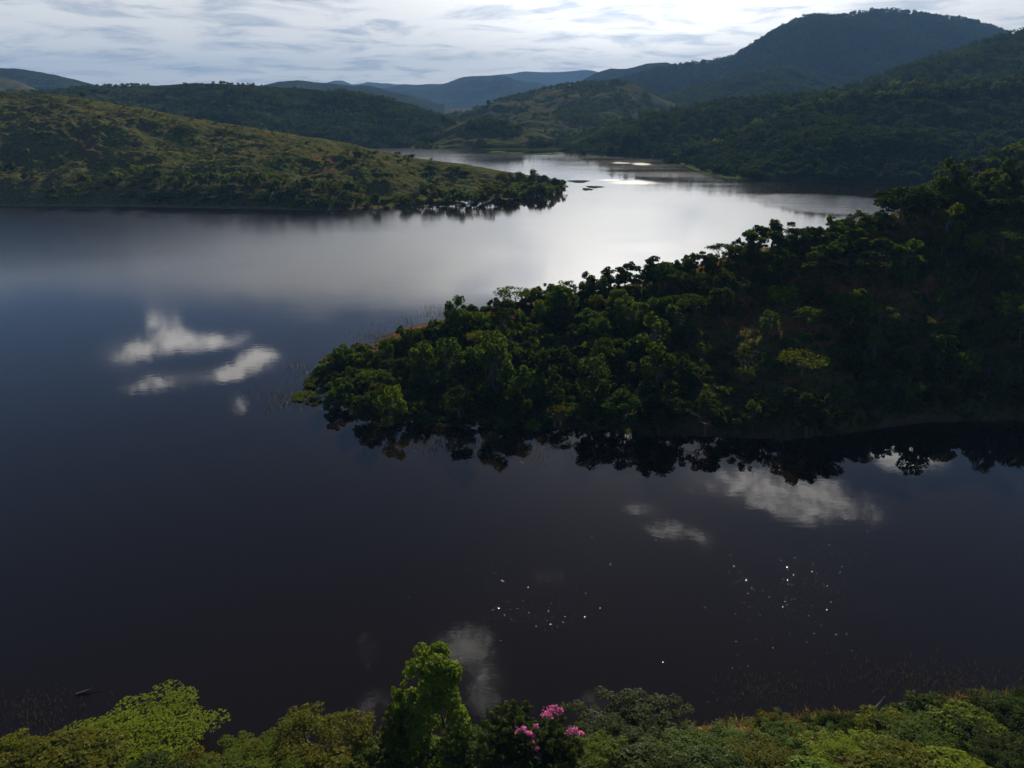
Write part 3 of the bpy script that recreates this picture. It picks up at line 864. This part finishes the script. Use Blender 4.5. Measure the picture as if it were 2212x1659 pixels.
# ---- plants on the peninsula
PEN_MARKS = [   # (x, foot y, width, height m, prototype, tone, label) that can be told by eye
    (1110, 672, 78, 5.2, 'umbrella0', 'pale grey-green', 'umbrella_tree', 'open flat-topped tree with bare forked limbs on the peninsula crest'),
    (1178, 664, 56, 5.2, 'irregular0', 'mid-green', 'broadleaf_tree', 'loose tree standing right beside the flat-topped tree on the crest'),
    (1012, 700, 40, 4.6, 'round0', 'dark green', 'broadleaf_tree', 'dark ball-shaped tree alone at the lower end of the crest'),
    (1055, 692, 52, 3.6, 'irregular1', 'mid-green', 'broadleaf_tree', 'tree between the dark ball-shaped tree and the flat-topped tree'),
    (1240, 645, 60, 4.2, 'feathery0', 'mid-green', 'broadleaf_tree', 'feathery tree on the crest uphill of the flat-topped tree'),
    (1318, 625, 58, 5.2, 'irregular2', 'dark green', 'broadleaf_tree', 'dark forked tree breaking the skyline past the feathery tree'),
    (1390, 622, 84, 7.0, 'irregular0', 'dark green', 'broadleaf_tree', 'big dark tree with two-humped crown on the middle of the crest'),
    (1440, 622, 70, 6.0, 'round1', 'mid-green', 'broadleaf_tree', 'full mid-green tree touching the big two-humped tree'),
    (1500, 594, 60, 5.4, 'irregular1', 'dark green', 'broadleaf_tree', 'dark rounded tree standing clear against bright water on the crest'),
    (1555, 580, 56, 5.6, 'umbrella1', 'dark green', 'umbrella_tree', 'layered dark tree with a flat top against bright water'),
    (1600, 582, 50, 4.8, 'round2', 'mid-green', 'broadleaf_tree', 'mid-green tree next to the layered flat-topped dark tree'),
    (1665, 545, 90, 6.6, 'irregular2', 'dark green', 'broadleaf_tree', 'large dark spreading tree where the crest meets bright water'),
    (1630, 565, 50, 4.4, 'upright0', 'mid-green', 'broadleaf_tree', 'upright tree below the large spreading crest tree'),
    (1730, 530, 60, 4.0, 'round0', 'mid-green', 'broadleaf_tree', 'low round tree on the crest uphill of the large spreading tree'),
    (1945, 480, 100, 8.0, 'round1', 'dark green', 'broadleaf_tree', 'massive black-green tree on the upper crest beside rippled water'),
    (2010, 470, 70, 6.5, 'round1', 'dark green', 'broadleaf_tree', 'dark tree behind the massive black-green tree'),
    (2160, 545, 110, 5.0, 'umbrella1', 'mid-green', 'umbrella_tree', 'broad flat-topped green tree on the bare red slope'),
    (2165, 480, 90, 5.5, 'round2', 'dark green', 'broadleaf_tree', 'dark tree uphill of the broad flat-topped green tree'),
    (1830, 600, 170, 9.0, 'irregular0', 'dark green', 'broadleaf_tree', 'very large dark tree in the middle of the upper slope'),
    (1915, 575, 100, 5.4, 'umbrella0', 'dark green', 'umbrella_tree', 'dark low-domed tree at the edge of bare red earth'),
    (1690, 650, 62, 3.4, 'bush0', 'yellow-green', 'bush', 'bright yellow-green round bush on red earth'),
    (1320, 800, 74, 6.5, 'round0', 'mid-green', 'broadleaf_tree', 'tall green tree with rounded top halfway down the slope'),
    (1420, 745, 34, 3.4, 'upright1', 'bright green', 'broadleaf_tree', 'slim bright green sapling on the dark slope'),
    (1400, 830, 80, 4.0, 'feathery1', 'olive', 'broadleaf_tree', 'olive feathery tree low on the slope near the water'),
    (1540, 860, 84, 3.6, 'feathery0', 'olive', 'broadleaf_tree', 'olive feathery tree in deep shade above the shoreline'),
    (1527, 790, 70, 4.2, 'irregular2', 'mid-green', 'broadleaf_tree', 'green tree halfway down the slope below red earth'),
    (1730, 815, 100, 4.2, 'umbrella0', 'olive', 'umbrella_tree', 'wide thin olive tree low on the dark slope'),
    (1900, 700, 60, 3.6, 'feathery0', 'yellow-green', 'broadleaf_tree', 'yellow-green spindly tree on the dark upper slope'),
    (1660, 710, 36, 3.4, 'upright0', 'pale grey-green', 'broadleaf_tree', 'small pale tree with drooping crown on the slope'),
    (1745, 705, 60, 3.8, 'round1', 'bright green', 'broadleaf_tree', 'bright small tree right of the pale drooping tree'),
    (1010, 890, 74, 3.8, 'irregular1', 'olive', 'broadleaf_tree', 'light olive tree near the reeds at the waterline'),
    (860, 870, 66, 3.4, 'feathery1', 'bright green', 'bush', 'bright leafy bush at the water near the peninsula tip'),
    (1185, 755, 60, 3.0, 'bush1', 'bright green', 'bush', 'bright green flat bush on the shaded slope below the crest'),
    (1345, 930, 90, 6.5, 'round0', 'dark green', 'broadleaf_tree', 'black-green full tree at the waterline in the middle of the shaded shore'),
    (1290, 928, 80, 6.0, 'irregular0', 'dark green', 'broadleaf_tree', 'black-green spreading tree on the shaded waterline towards the reeds'),
    (1420, 934, 90, 6.8, 'round2', 'dark green', 'broadleaf_tree', 'black-green waterline tree just right of the middle of the shaded shore'),
    (1520, 940, 90, 6.8, 'irregular1', 'dark green', 'broadleaf_tree', 'black-green waterline tree reflected as a ragged notch'),
    (1740, 945, 110, 8.0, 'irregular2', 'dark green', 'broadleaf_tree', 'largest black-green tree over the shaded water, its reflection hanging lowest'),
    (905, 738, 60, 2.6, 'bush1', 'olive', 'bush', 'olive bush on the skyline of the low end of the peninsula'),
    (950, 724, 60, 3.0, 'bush2', 'mid-green', 'bush', 'mid-green skyline bush uphill of the olive skyline bush'),
    (855, 756, 56, 2.4, 'bush0', 'dark green', 'bush', 'dark skyline bush downhill of the olive skyline bush'),
    (985, 850, 44, 3.0, 'irregular2', 'bright green', 'bush', 'small bright bush on the dark slope near the tip'),
]
marks = []
for vx, vy, wpx, h, key, tone, nm, lab in PEN_MARKS:
    P = L_PEN.seen(vx, vy)
    w = wpx * math.hypot(P[1], CAM_H - P[2]) / FPX
    plant(key, P - np.array([0, 0, .15]), w, h, tone, nm, lab, 'bush' if nm == 'bush' else 'tree', 'plants on the peninsula')
    short = lab
    marks.append((P, w))
REF = ['flat-topped crest tree', None, 'dark ball-shaped tree', None, None, 'dark forked skyline tree', 'two-humped crest tree', None, 'dark tree against bright water', 'layered flat-topped tree', None,
       'large spreading crest tree', None, None, 'massive black-green tree', None, 'broad flat-topped slope tree', None, 'very large upper-slope tree', 'low-domed tree by red earth', 'yellow-green round bush', 'tall rounded slope tree',
       'slim bright sapling', 'olive feathery tree by the water', 'olive shaded tree', 'green tree below red earth', 'wide thin olive tree', 'spindly yellow-green tree', 'pale drooping tree', None, 'light olive waterline tree', 'bright leafy tip bush', 'bright flat bush', None, None, None, None, 'largest waterline tree', None, None, None, 'small bright bush near the tip']
ORD = ['first', 'second', 'third', 'fourth', 'fifth', 'sixth', 'seventh', 'eighth', 'ninth', 'tenth', 'eleventh', 'twelfth', 'thirteenth', 'fourteenth', 'fifteenth', 'sixteenth']
TONE_P = [('dark green', .34), ('mid-green', .34), ('olive', .16), ('bright green', .10), ('yellow-green', .06)]


def pick_tone(g):
    return TONE_P[g.choice(len(TONE_P), p=[b for _, b in TONE_P])][0]


COUNT = {}
SHAPE = {'round': 'round-crowned', 'irregular': 'spreading', 'umbrella': 'flat-topped', 'upright': 'upright', 'feathery': 'feathery', 'bush': 'low'}


def scatter(land, refs, n_tree, n_bush, lo, hi, vx0, vx1, sep, keys, bkeys, seed, hrange, brange, tree_name, group, dens=None, own=(), own_r=.5):
    """countable plants, each its own object with its own description relative to a landmark plant"""
    g = np.random.default_rng(seed)
    C = land.rand(g, (n_tree + n_bush) * 14, lo, hi, vx0, vx1)
    if dens is not None:
        C = C[g.uniform(size=len(C)) < dens(C)]
    kept = [np.append(p, w * own_r) for p, w in own]
    items = []
    for is_tree, want in ((True, n_tree), (False, n_bush)):
        for P in C:
            if want <= 0:
                break
            w = g.uniform(*hrange) if is_tree else g.uniform(*brange)
            rad = w * sep
            K = np.array(kept) if kept else np.zeros((0, 4))
            if len(K) and np.any(np.hypot(K[:, 0] - P[0], K[:, 1] - P[1]) < (K[:, 3] + rad)):
                continue
            kept.append(np.append(P, rad))
            items.append(dict(tree=is_tree, P=P, w=w, key=str(g.choice(keys if is_tree else bkeys)), tone=pick_tone(g)))
            want -= 1
    R3 = np.array([r[0] for r in refs])
    bucket = {}
    for it in items:
        d = np.linalg.norm(R3 - it['P'], axis=1)
        k = int(np.argmin(d))
        dv = proj(it['P']) - proj(R3[k])
        side = ('right from' if dv[0] > 0 else 'left from') if abs(dv[0]) > abs(dv[1]) * 1.1 else ('down from' if dv[1] > 0 else 'up from')
        it['d'] = d[k]
        r_ = hrange if it['tree'] else brange
        size = ('small', 'mid-sized', 'large')[min(2, int(3 * (it['w'] - r_[0]) / (r_[1] - r_[0])))]
        stem = it['key'].rstrip('0123456789')
        what = '%s %s %s' % (size, it['tone'], 'bush' if not it['tree'] else '%s tree' % SHAPE.get(stem, 'rounded'))
        bucket.setdefault((what, side, refs[k][1]), []).append(it)
    for (what, side, ref), its in bucket.items():
        its.sort(key=lambda q: q['d'])
        for it in its:
            COUNT[(what, side, ref)] = c_ = COUNT.get((what, side, ref), 0) + 1
            lab = '%s going %s the %s' % (what, side, ref)
            if len(its) > 1 or c_ > 1:
                lab = ORD[min(c_ - 1, 15)] + ' ' + lab
            p = PROTO[it['key']]
            h = it['w'] * p['h'] / p['w'] * g.uniform(.8, 1.15)
            plant(it['key'], it['P'] - np.array([0, 0, .15]), it['w'], h, it['tone'], tree_name if it['tree'] else ('bush' if land is L_PEN else 'shrub'), lab, 'tree' if it['tree'] else 'bush', group[0] if it['tree'] else group[1], single=not it['tree'])
    return items


refs = [(marks[i][0], REF[i]) for i in range(len(marks)) if REF[i]]


def pen_dens(C):
    v = proj(C)
    red = np.exp(-(((v[:, 0] - 1960) / 260) ** 2 + ((v[:, 1] - 650) / 120) ** 2)) + np.exp(-(((v[:, 0] - 1600) / 130) ** 2 + ((v[:, 1] - 735) / 70) ** 2))
    return np.clip(1 - 1.1 * red, 0.03, 1)


scatter(L_PEN, refs, 170, 110, 0.03, 1.0, 690, 2280, .40, ['round0', 'round1', 'round2', 'irregular0', 'irregular1', 'irregular2', 'upright0', 'upright1', 'feathery0', 'umbrella1'], ['bush0', 'bush1', 'bush2'], 21, (2.8, 5.6), (1.6, 3.2), 'broadleaf_tree', ('trees covering the peninsula', 'bushes covering the peninsula'), pen_dens, own=marks)
scatter(L_PEN, refs, 70, 110, 0.92, 1.06, 690, 2280, .30, ['round0', 'round1', 'irregular0', 'irregular1', 'irregular2', 'upright0'], ['bush0', 'bush1', 'bush2'], 22, (2.6, 4.4), (2.0, 3.6), 'broadleaf_tree', ('trees along the peninsula crest', 'bushes along the peninsula crest'), None, own=marks, own_r=.22)
scatter(L_PEN, refs, 60, 90, 0.03, .97, 690, 1480, .30, ['round0', 'round1', 'round2', 'irregular0', 'irregular1', 'irregular2', 'upright0'], ['bush0', 'bush1', 'bush2'], 23, (2.6, 4.6), (1.8, 3.6), 'slope_tree', ('trees on the lower half of the peninsula', 'bushes on the lower half of the peninsula'), None, own=marks, own_r=.3)
# weed mats off the tip
for vx, vy, w, h, lab in ((690, 826, 62, 1.0, 'olive floating weed mat just off the peninsula tip'), (665, 853, 60, .5, 'thin strip of weed on the water below the tip'), (681, 868, 34, .8, 'small round weed clump alone in the water off the tip'), (733, 772, 46, .8, 'low weed mat in the water on the far side of the tip'), (705, 806, 50, .8, 'weed mat joined to the peninsula tip')):
    P = onz(vx, vy)
    plant('bush1', P - np.array([0, 0, .1]), w * math.hypot(P[1], CAM_H) / FPX, h, 'olive', 'weed_mat', lab, 'water weed', 'weed mats off the peninsula tip')

# ---- left hill: single trees, thicket along its shore
HILL_MARKS = [
    (770, 346, 30, 5.0, 'shore1', 'dark green', 'dark round tree alone high on the dry grass slope'),
    (762, 352, 40, 2.5, 'shore2', 'dark green', 'dark bush at the foot of the lone round tree'),
    (805, 336, 20, 3.0, 'shore0', 'mid-green', 'small tree just past the lone round tree on the slope'),
    (936, 370, 34, 3.6, 'shore1', 'dark green', 'dark spreading tree beside the square dark tree on the spur'),
    (980, 378, 28, 5.2, 'shore0', 'dark green', 'square dark tree on the dry grass spur'),
    (1006, 374, 30, 1.8, 'shore2', 'dark green', 'low bush trailing from the square dark tree'),
    (948, 396, 16, 3.2, 'shore0', 'dark green', 'small dark tree below the square dark tree'),
    (820, 388, 20, 3.4, 'shore0', 'dark green', 'narrow dark tree on the lower dry grass'),
    (838, 381, 18, 2.4, 'shore2', 'dark green', 'small dark bush beside the narrow dark tree'),
    (890, 334, 18, 3.0, 'shore1', 'dark green', 'tree on the skyline of the spur before the far water'),
    (860, 332, 14, 2.4, 'shore0', 'dark green', 'little skyline tree further up the spur'),
    (180, 214, 12, 4.6, 'shore0', 'dark green', 'dark little tree on the skyline of the grassy hill'),
    (1050, 410, 22, 3.4, 'shore0', 'dark green', 'dark tree above the yellow-green shore thicket'),
    (1075, 412, 24, 4.6, 'shore1', 'dark green', 'taller dark tree beside the shore thicket near the point'),
    (830, 432, 100, 2.0, 'shore2', 'yellow-green', 'bright yellow-green thicket spread along the shore'),
    (1010, 432, 70, 1.6, 'shore2', 'yellow-green', 'second bright thicket nearer the point'),
    (735, 445, 60, 5.0, 'shore1', 'dark green', 'big black-green tree at the waterline before the bright thicket'),
    (675, 448, 66, 5.4, 'shore0', 'dark green', 'big dark tree at the waterline left of the black-green one'),
    (885, 440, 32, 4.6, 'shore0', 'dark green', 'dark tree at the water just past the bright thicket'),
    (345, 436, 62, 5.0, 'shore1', 'mid-green', 'large grey-green tree on the shaded shore'),
    (400, 434, 46, 5.4, 'shore0', 'mid-green', 'tall rounded tree beside the large grey-green shore tree'),
    (275, 432, 30, 3.4, 'shore0', 'mid-green', 'small tree on the shaded shore'),
    (310, 436, 40, 3.6, 'shore1', 'mid-green', 'tree between the small one and the large grey-green shore tree'),
    (180, 428, 26, 2.8, 'shore0', 'mid-green', 'lone round bushy tree on the dark shore'),
    (115, 428, 24, 2.4, 'shore2', 'mid-green', 'lone bush on the dark shore at the far left'),
    (500, 432, 50, 3.4, 'shore1', 'bright green', 'green tree starting the lush strip of shore'),
    (560, 436, 54, 3.6, 'shore0', 'bright green', 'full green tree inside the lush strip of shore'),
]
hm = []
HREF = ['lone round slope tree', None, None, None, 'square dark spur tree', None, None, 'narrow dark slope tree', None, 'spur skyline tree', None, 'skyline tree of the grassy hill', None, 'taller dark tree near the point', 'bright shore thicket', 'thicket nearer the point',
        'black-green waterline tree', 'big dark waterline tree', None, 'large grey-green shore tree', 'tall rounded shore tree', None, None, 'lone tree on the dark shore', None, 'first tree of the lush strip', 'full tree of the lush strip']
for vx, vy, wpx, h, key, tone, lab in HILL_MARKS:
    P = L_LEFT.seen(vx, vy)
    w = wpx * math.hypot(P[1], CAM_H - P[2]) / FPX
    bush = PROTO[key]['trunk'] is None
    plant(key, P - np.array([0, 0, .2]), w, h, tone, 'shrub' if bush else 'shore_tree', lab, 'bush' if bush else 'tree', 'plants on the grassy hill')
    hm.append((P, w))
hrefs = [(hm[i][0], HREF[i]) for i in range(len(hm)) if HREF[i]]


def shore_dens(C):
    v = proj(C)
    return np.clip((v[:, 0] - 180) / 350, 0.06, 1) * np.where(v[:, 0] > 1080, 1.0, .75)


scatter(L_LEFT, hrefs, 70, 70, 0.02, .17, 20, 1225, .36, ['shore0', 'shore1'], ['shore2'], 31, (4.5, 8.0), (2.2, 4.6), 'shore_tree', ('trees along the far left shore', 'bushes along the far left shore'), shore_dens, own=hm)
scatter(L_LEFT, hrefs, 30, 20, 0.1, .95, 1080, 1225, .36, ['shore0', 'shore1'], ['shore2'], 32, (4, 7), (3, 6), 'shore_tree', ('trees on the point of the left hill', 'bushes on the point of the left hill'), None, own=hm)
scatter(L_LEFT, hrefs, 0, 75, 0.2, 1.0, 0, 1060, .5, ['shore0'], ['shore2', 'far_bush'], 33, (4, 6), (1.3, 3.2), 'shore_tree', ('', 'scattered bushes on the grassy hill'), None, own=hm)

# ---- hills on the right: the trees that show largest, one by one
wref = [(L_H.seen(1780, 225), 'dip in the wooded crest'), (L_H.seen(1940, 200), 'high part of the wooded crest'), (L_H.seen(1600, 300), 'low shoulder of the crest'), (L_H.seen(1720, 250), 'bend of the wooded crest'), (L_H.seen(1500, 345), 'green marsh spit'), (L_H.seen(1850, 210), 'middle of the wooded crest'), (L_H.seen(2150, 200), 'right end of the crest'), (L_H.seen(1650, 380), 'end of the marsh spit'), (L_H.seen(1900, 330), 'heart of the dark wooded slope'), (L_H.seen(2100, 380), 'dark shore of the wooded slope')]
g0 = scatter(L_H, wref, 190, 0, 0.86, 1.0, 1430, 2240, .33, ['far0', 'far1', 'far2'], ['far_bush'], 41, (5, 9), (2, 3), 'hill_tree', ('trees along the nearer wooded crest', ''))
rref = [(L_RISE.seen(2080, 400), 'low end of the rise'), (L_RISE.seen(2190, 350), 'top of the rise')]
scatter(L_RISE, rref, 60, 0, 0.2, 1.0, 1960, 2260, .34, ['shore0', 'shore1'], ['shore2'], 42, (5, 8), (2, 3), 'hill_tree', ('trees on the wooded rise behind the peninsula', ''))


# ------------------------------------------------------------------ mass vegetation (nobody could count it): points carrying instances
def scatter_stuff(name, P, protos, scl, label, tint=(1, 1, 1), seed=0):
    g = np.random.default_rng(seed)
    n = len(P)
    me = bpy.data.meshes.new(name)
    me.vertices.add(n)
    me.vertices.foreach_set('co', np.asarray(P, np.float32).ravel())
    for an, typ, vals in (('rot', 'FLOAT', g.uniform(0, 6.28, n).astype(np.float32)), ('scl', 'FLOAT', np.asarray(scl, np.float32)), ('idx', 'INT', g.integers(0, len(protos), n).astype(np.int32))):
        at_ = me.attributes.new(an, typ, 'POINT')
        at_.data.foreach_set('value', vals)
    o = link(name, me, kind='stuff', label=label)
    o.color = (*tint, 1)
    ng = bpy.data.node_groups.new(name, 'GeometryNodeTree')
    ng.interface.new_socket('Geometry', in_out='INPUT', socket_type='NodeSocketGeometry')
    ng.interface.new_socket('Geometry', in_out='OUTPUT', socket_type='NodeSocketGeometry')
    nodes, links = ng.nodes, ng.links
    gi, go = nodes.new('NodeGroupInput'), nodes.new('NodeGroupOutput')
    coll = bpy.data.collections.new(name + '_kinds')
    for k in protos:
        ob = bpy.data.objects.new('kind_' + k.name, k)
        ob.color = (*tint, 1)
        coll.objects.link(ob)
    ci = nodes.new('GeometryNodeCollectionInfo')
    ci.inputs['Collection'].default_value = coll
    ci.inputs['Separate Children'].default_value = True
    iop = nodes.new('GeometryNodeInstanceOnPoints')
    iop.inputs['Pick Instance'].default_value = True

    def attr(nm, typ):
        a = nodes.new('GeometryNodeInputNamedAttribute')
        a.data_type = typ
        a.inputs['Name'].default_value = nm
        return a.outputs[0]

    cx = nodes.new('ShaderNodeCombineXYZ')
    links.new(attr('rot', 'FLOAT'), cx.inputs[2])
    links.new(gi.outputs[0], iop.inputs['Points'])
    links.new(ci.outputs[0], iop.inputs['Instance'])
    links.new(attr('idx', 'INT'), iop.inputs['Instance Index'])
    links.new(cx.outputs[0], iop.inputs['Rotation'])
    links.new(attr('scl', 'FLOAT'), iop.inputs['Scale'])
    links.new(iop.outputs[0], go.inputs[0])
    md = o.modifiers.new('plants', 'NODES')
    md.node_group = ng
    return o


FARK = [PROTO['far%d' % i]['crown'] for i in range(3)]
FBUSH = [PROTO['far_bush']['crown'], PROTO['far0']['crown']]
g = np.random.default_rng(77)


def clumped(land, n, lo, hi, vx0, vx1, wl, thr, back=False):
    C = land.rand(g, n * 3, lo, hi, vx0, vx1, back)
    f = fbm(C[:, 0] / wl, C[:, 1] / wl, 3, 91)
    C = C[f > thr][:n]
    return C - np.array([0, 0, .3])


def put(name, land, n, lo, hi, vx0, vx1, wl, thr, protos, s0, s1, label, tint=(1, 1, 1), back=False):
    C = clumped(land, n, lo, hi, vx0, vx1, wl, thr, back)
    scatter_stuff(name, C, protos, g.uniform(s0, s1, len(C)), label, tint, len(C))


put('woodland', L_H, 3400, 0.02, 1.0, 1430, 2260, 40, -.26, FARK, .6, 1.3, 'dark woodland covering the nearer right-hand hill', (.62, .70, .70))  # dark green woods, tinted lower still for the shaded slope below the crest
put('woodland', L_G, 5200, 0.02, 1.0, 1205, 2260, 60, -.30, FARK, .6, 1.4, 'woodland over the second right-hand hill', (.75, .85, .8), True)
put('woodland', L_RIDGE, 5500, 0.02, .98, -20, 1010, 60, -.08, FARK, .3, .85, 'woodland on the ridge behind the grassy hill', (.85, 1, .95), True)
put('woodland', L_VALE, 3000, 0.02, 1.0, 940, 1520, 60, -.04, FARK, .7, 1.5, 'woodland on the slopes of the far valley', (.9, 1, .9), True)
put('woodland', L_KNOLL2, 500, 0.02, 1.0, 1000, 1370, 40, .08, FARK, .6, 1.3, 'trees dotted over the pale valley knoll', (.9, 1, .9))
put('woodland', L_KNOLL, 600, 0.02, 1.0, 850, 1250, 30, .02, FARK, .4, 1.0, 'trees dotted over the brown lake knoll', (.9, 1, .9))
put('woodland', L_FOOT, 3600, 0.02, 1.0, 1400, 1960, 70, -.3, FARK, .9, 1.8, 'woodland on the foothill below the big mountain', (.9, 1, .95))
put('woodland', L_BIG, 14000, 0.1, 1.0, 1250, 2260, 160, -.4, FARK, 1.2, 2.6, 'forest over the big blue mountain', (.45, .56, .62), True)  # leaf tint darkened and blued to paint in part of the haze
# shrubs and tussocks on the grassy hill; grass and undergrowth on the peninsula and the near bank
put('scrub', L_LEFT, 800, 0.05, 1.0, -20, 1225, 24, .05, FBUSH, .2, .45, 'low scrub freckling the grassy hill', (1.3, 1.25, .9))
put('hill_grass', L_LEFT, 9000, 0.0, 1.0, -20, 1225, 14, -.2, [TUFT_FAR], .35, .8, 'dry grass tussocks on the grassy hill', (1.0, 1.0, .75))
put('grass', L_PEN, 9000, 0.01, 1.0, 668, 2260, 9, -.12, [TUFT], .4, 1.1, 'tall grass between the bushes of the peninsula', (.9, 1, .8))
put('undergrowth', L_PEN, 2600, 0.01, 1.0, 668, 2260, 11, -.02, [PROTO['bush0']['crown'], PROTO['bush1']['crown']], .25, .6, 'undergrowth on the peninsula', (.9, 1, .9))
put('grass', L_BANK, 9000, 0.0, 1.0, -200, 2420, 5, -.2, [TUFT], .35, .8, 'rough grass on the near bank', (1.1, .95, .8))
put('undergrowth', L_BANK, 1500, 0.12, 1.0, -200, 2420, 6, -.1, [PROTO['near_bush_low']['crown'], PROTO['bush0']['crown']], .35, .7, 'undergrowth below the trees of the near bank', (.5, .58, .45))  # tint darkened to paint the shade under the trees

# reeds standing in the water round the peninsula
def in_px(n, boxes):
    P = []
    for x, y, sx, sy, k in boxes:
        a = g.normal(size=(int(n * k), 2)) * np.array([sx, sy]) + np.array([x, y])
        P.append(np.array([onz(q, w_) for q, w_ in a]))
    return np.concatenate(P)


def reeds(name, P, h0, h1, label, wide=.03):
    n = len(P)
    a = g.uniform(0, 3.14, n)
    s = np.stack([np.cos(a), np.sin(a), np.zeros(n)], -1) * wide
    h = g.uniform(h0, h1, n)[:, None]
    top = P + np.concatenate([g.normal(size=(n, 2)) * .22 * h, h], 1)
    P = P - np.array([0, 0, .1])
    V = np.stack([P - s, P + s, top + s * .4, top - s * .4], 1).reshape(-1, 3)
    return link(name, mesh_np(name, V, np.arange(4 * n).reshape(n, 4), False, (M_REED,)), kind='stuff', label=label)


reeds('reeds', in_px(1, [(980, 955, 95, 14, 1500), (860, 945, 50, 12, 350), (1110, 965, 50, 14, 500), (1330, 985, 80, 12, 160)]), .12, .45, 'sparse reeds in the shallows along the near side of the peninsula')
reeds('reeds', in_px(1, [(945, 678, 22, 8, 220), (810, 727, 26, 7, 200), (880, 700, 26, 8, 120), (655, 795, 20, 8, 90), (620, 860, 40, 14, 260), (745, 770, 20, 8, 120)]), .35, .9, 'reeds in the water off the tip and far side of the peninsula')
reeds('reeds', in_px(1, [(2000, 1470, 110, 22, 500), (1660, 1490, 60, 20, 200), (60, 1540, 70, 28, 260)]), .2, .6, 'thin reeds in the shallows by the near bank', .02)


# flat leaves and twigs drifting on the brown water, a few of them catching the sun
def drift(P, s0, s1, label, tilt=.16):
    n = len(P)
    nn = unit(np.stack([g.normal(size=n) * tilt, g.normal(size=n) * tilt, np.ones(n)], -1))
    P = P + np.array([0, 0, .03])
    V, F = leaf_quads(P, nn, 1.0, g, .6)
    V = V.reshape(n, 4, 3)
    s = g.uniform(s0, s1, (n, 1, 1)) ** 1.0
    V = P[:, None] + (V - P[:, None]) * s
    return link('floating_leaves', mesh_np('floating_leaves', V.reshape(-1, 3), F, False, (M_LILY,)), kind='stuff', label=label)


drift(in_px(1, [(1100, 1265, 90, 65, 700), (1130, 1330, 60, 14, 300), (1750, 1290, 100, 80, 2000), (1850, 1240, 120, 45, 900), (1620, 1500, 60, 20, 160), (2030, 1440, 70, 18, 120)]), .013, .03, 'drifting leaves glinting on the brown open water')
drift(in_px(1, [(1250, 1000, 150, 16, 600), (1000, 985, 110, 14, 300), (1550, 1035, 130, 18, 260), (1700, 1180, 120, 20, 120)]), .013, .03, 'drifting leaves glinting near the peninsula')

# ------------------------------------------------------------------ haze: one closed box of thin blue air
def box(name, lo, hi):
    V = [(x, y, z) for x in (lo[0], hi[0]) for y in (lo[1], hi[1]) for z in (lo[2], hi[2])]
    me = bpy.data.meshes.new(name)
    me.from_pydata(V, [], [(0, 1, 3, 2), (4, 6, 7, 5), (0, 4, 5, 1), (2, 3, 7, 6), (0, 2, 6, 4), (1, 5, 7, 3)])
    return me


m, N = new_mat('air')
N.t.nodes.clear()
vol = N.n('ShaderNodeVolumePrincipled')
vol.inputs['Color'].default_value = (0.29, 0.56, 1.0, 1)
vol.inputs['Density'].default_value = 0.00012
vol.inputs['Anisotropy'].default_value = -0.1
N.t.links.new(vol.outputs[0], N.n('ShaderNodeOutputMaterial').inputs['Volume'])
me = box('haze', (-7100, -800, -5.2), (7100, 9100, 420))
me.materials.append(m)
link('haze', me, kind='stuff', label='thin blue haze over the valley')
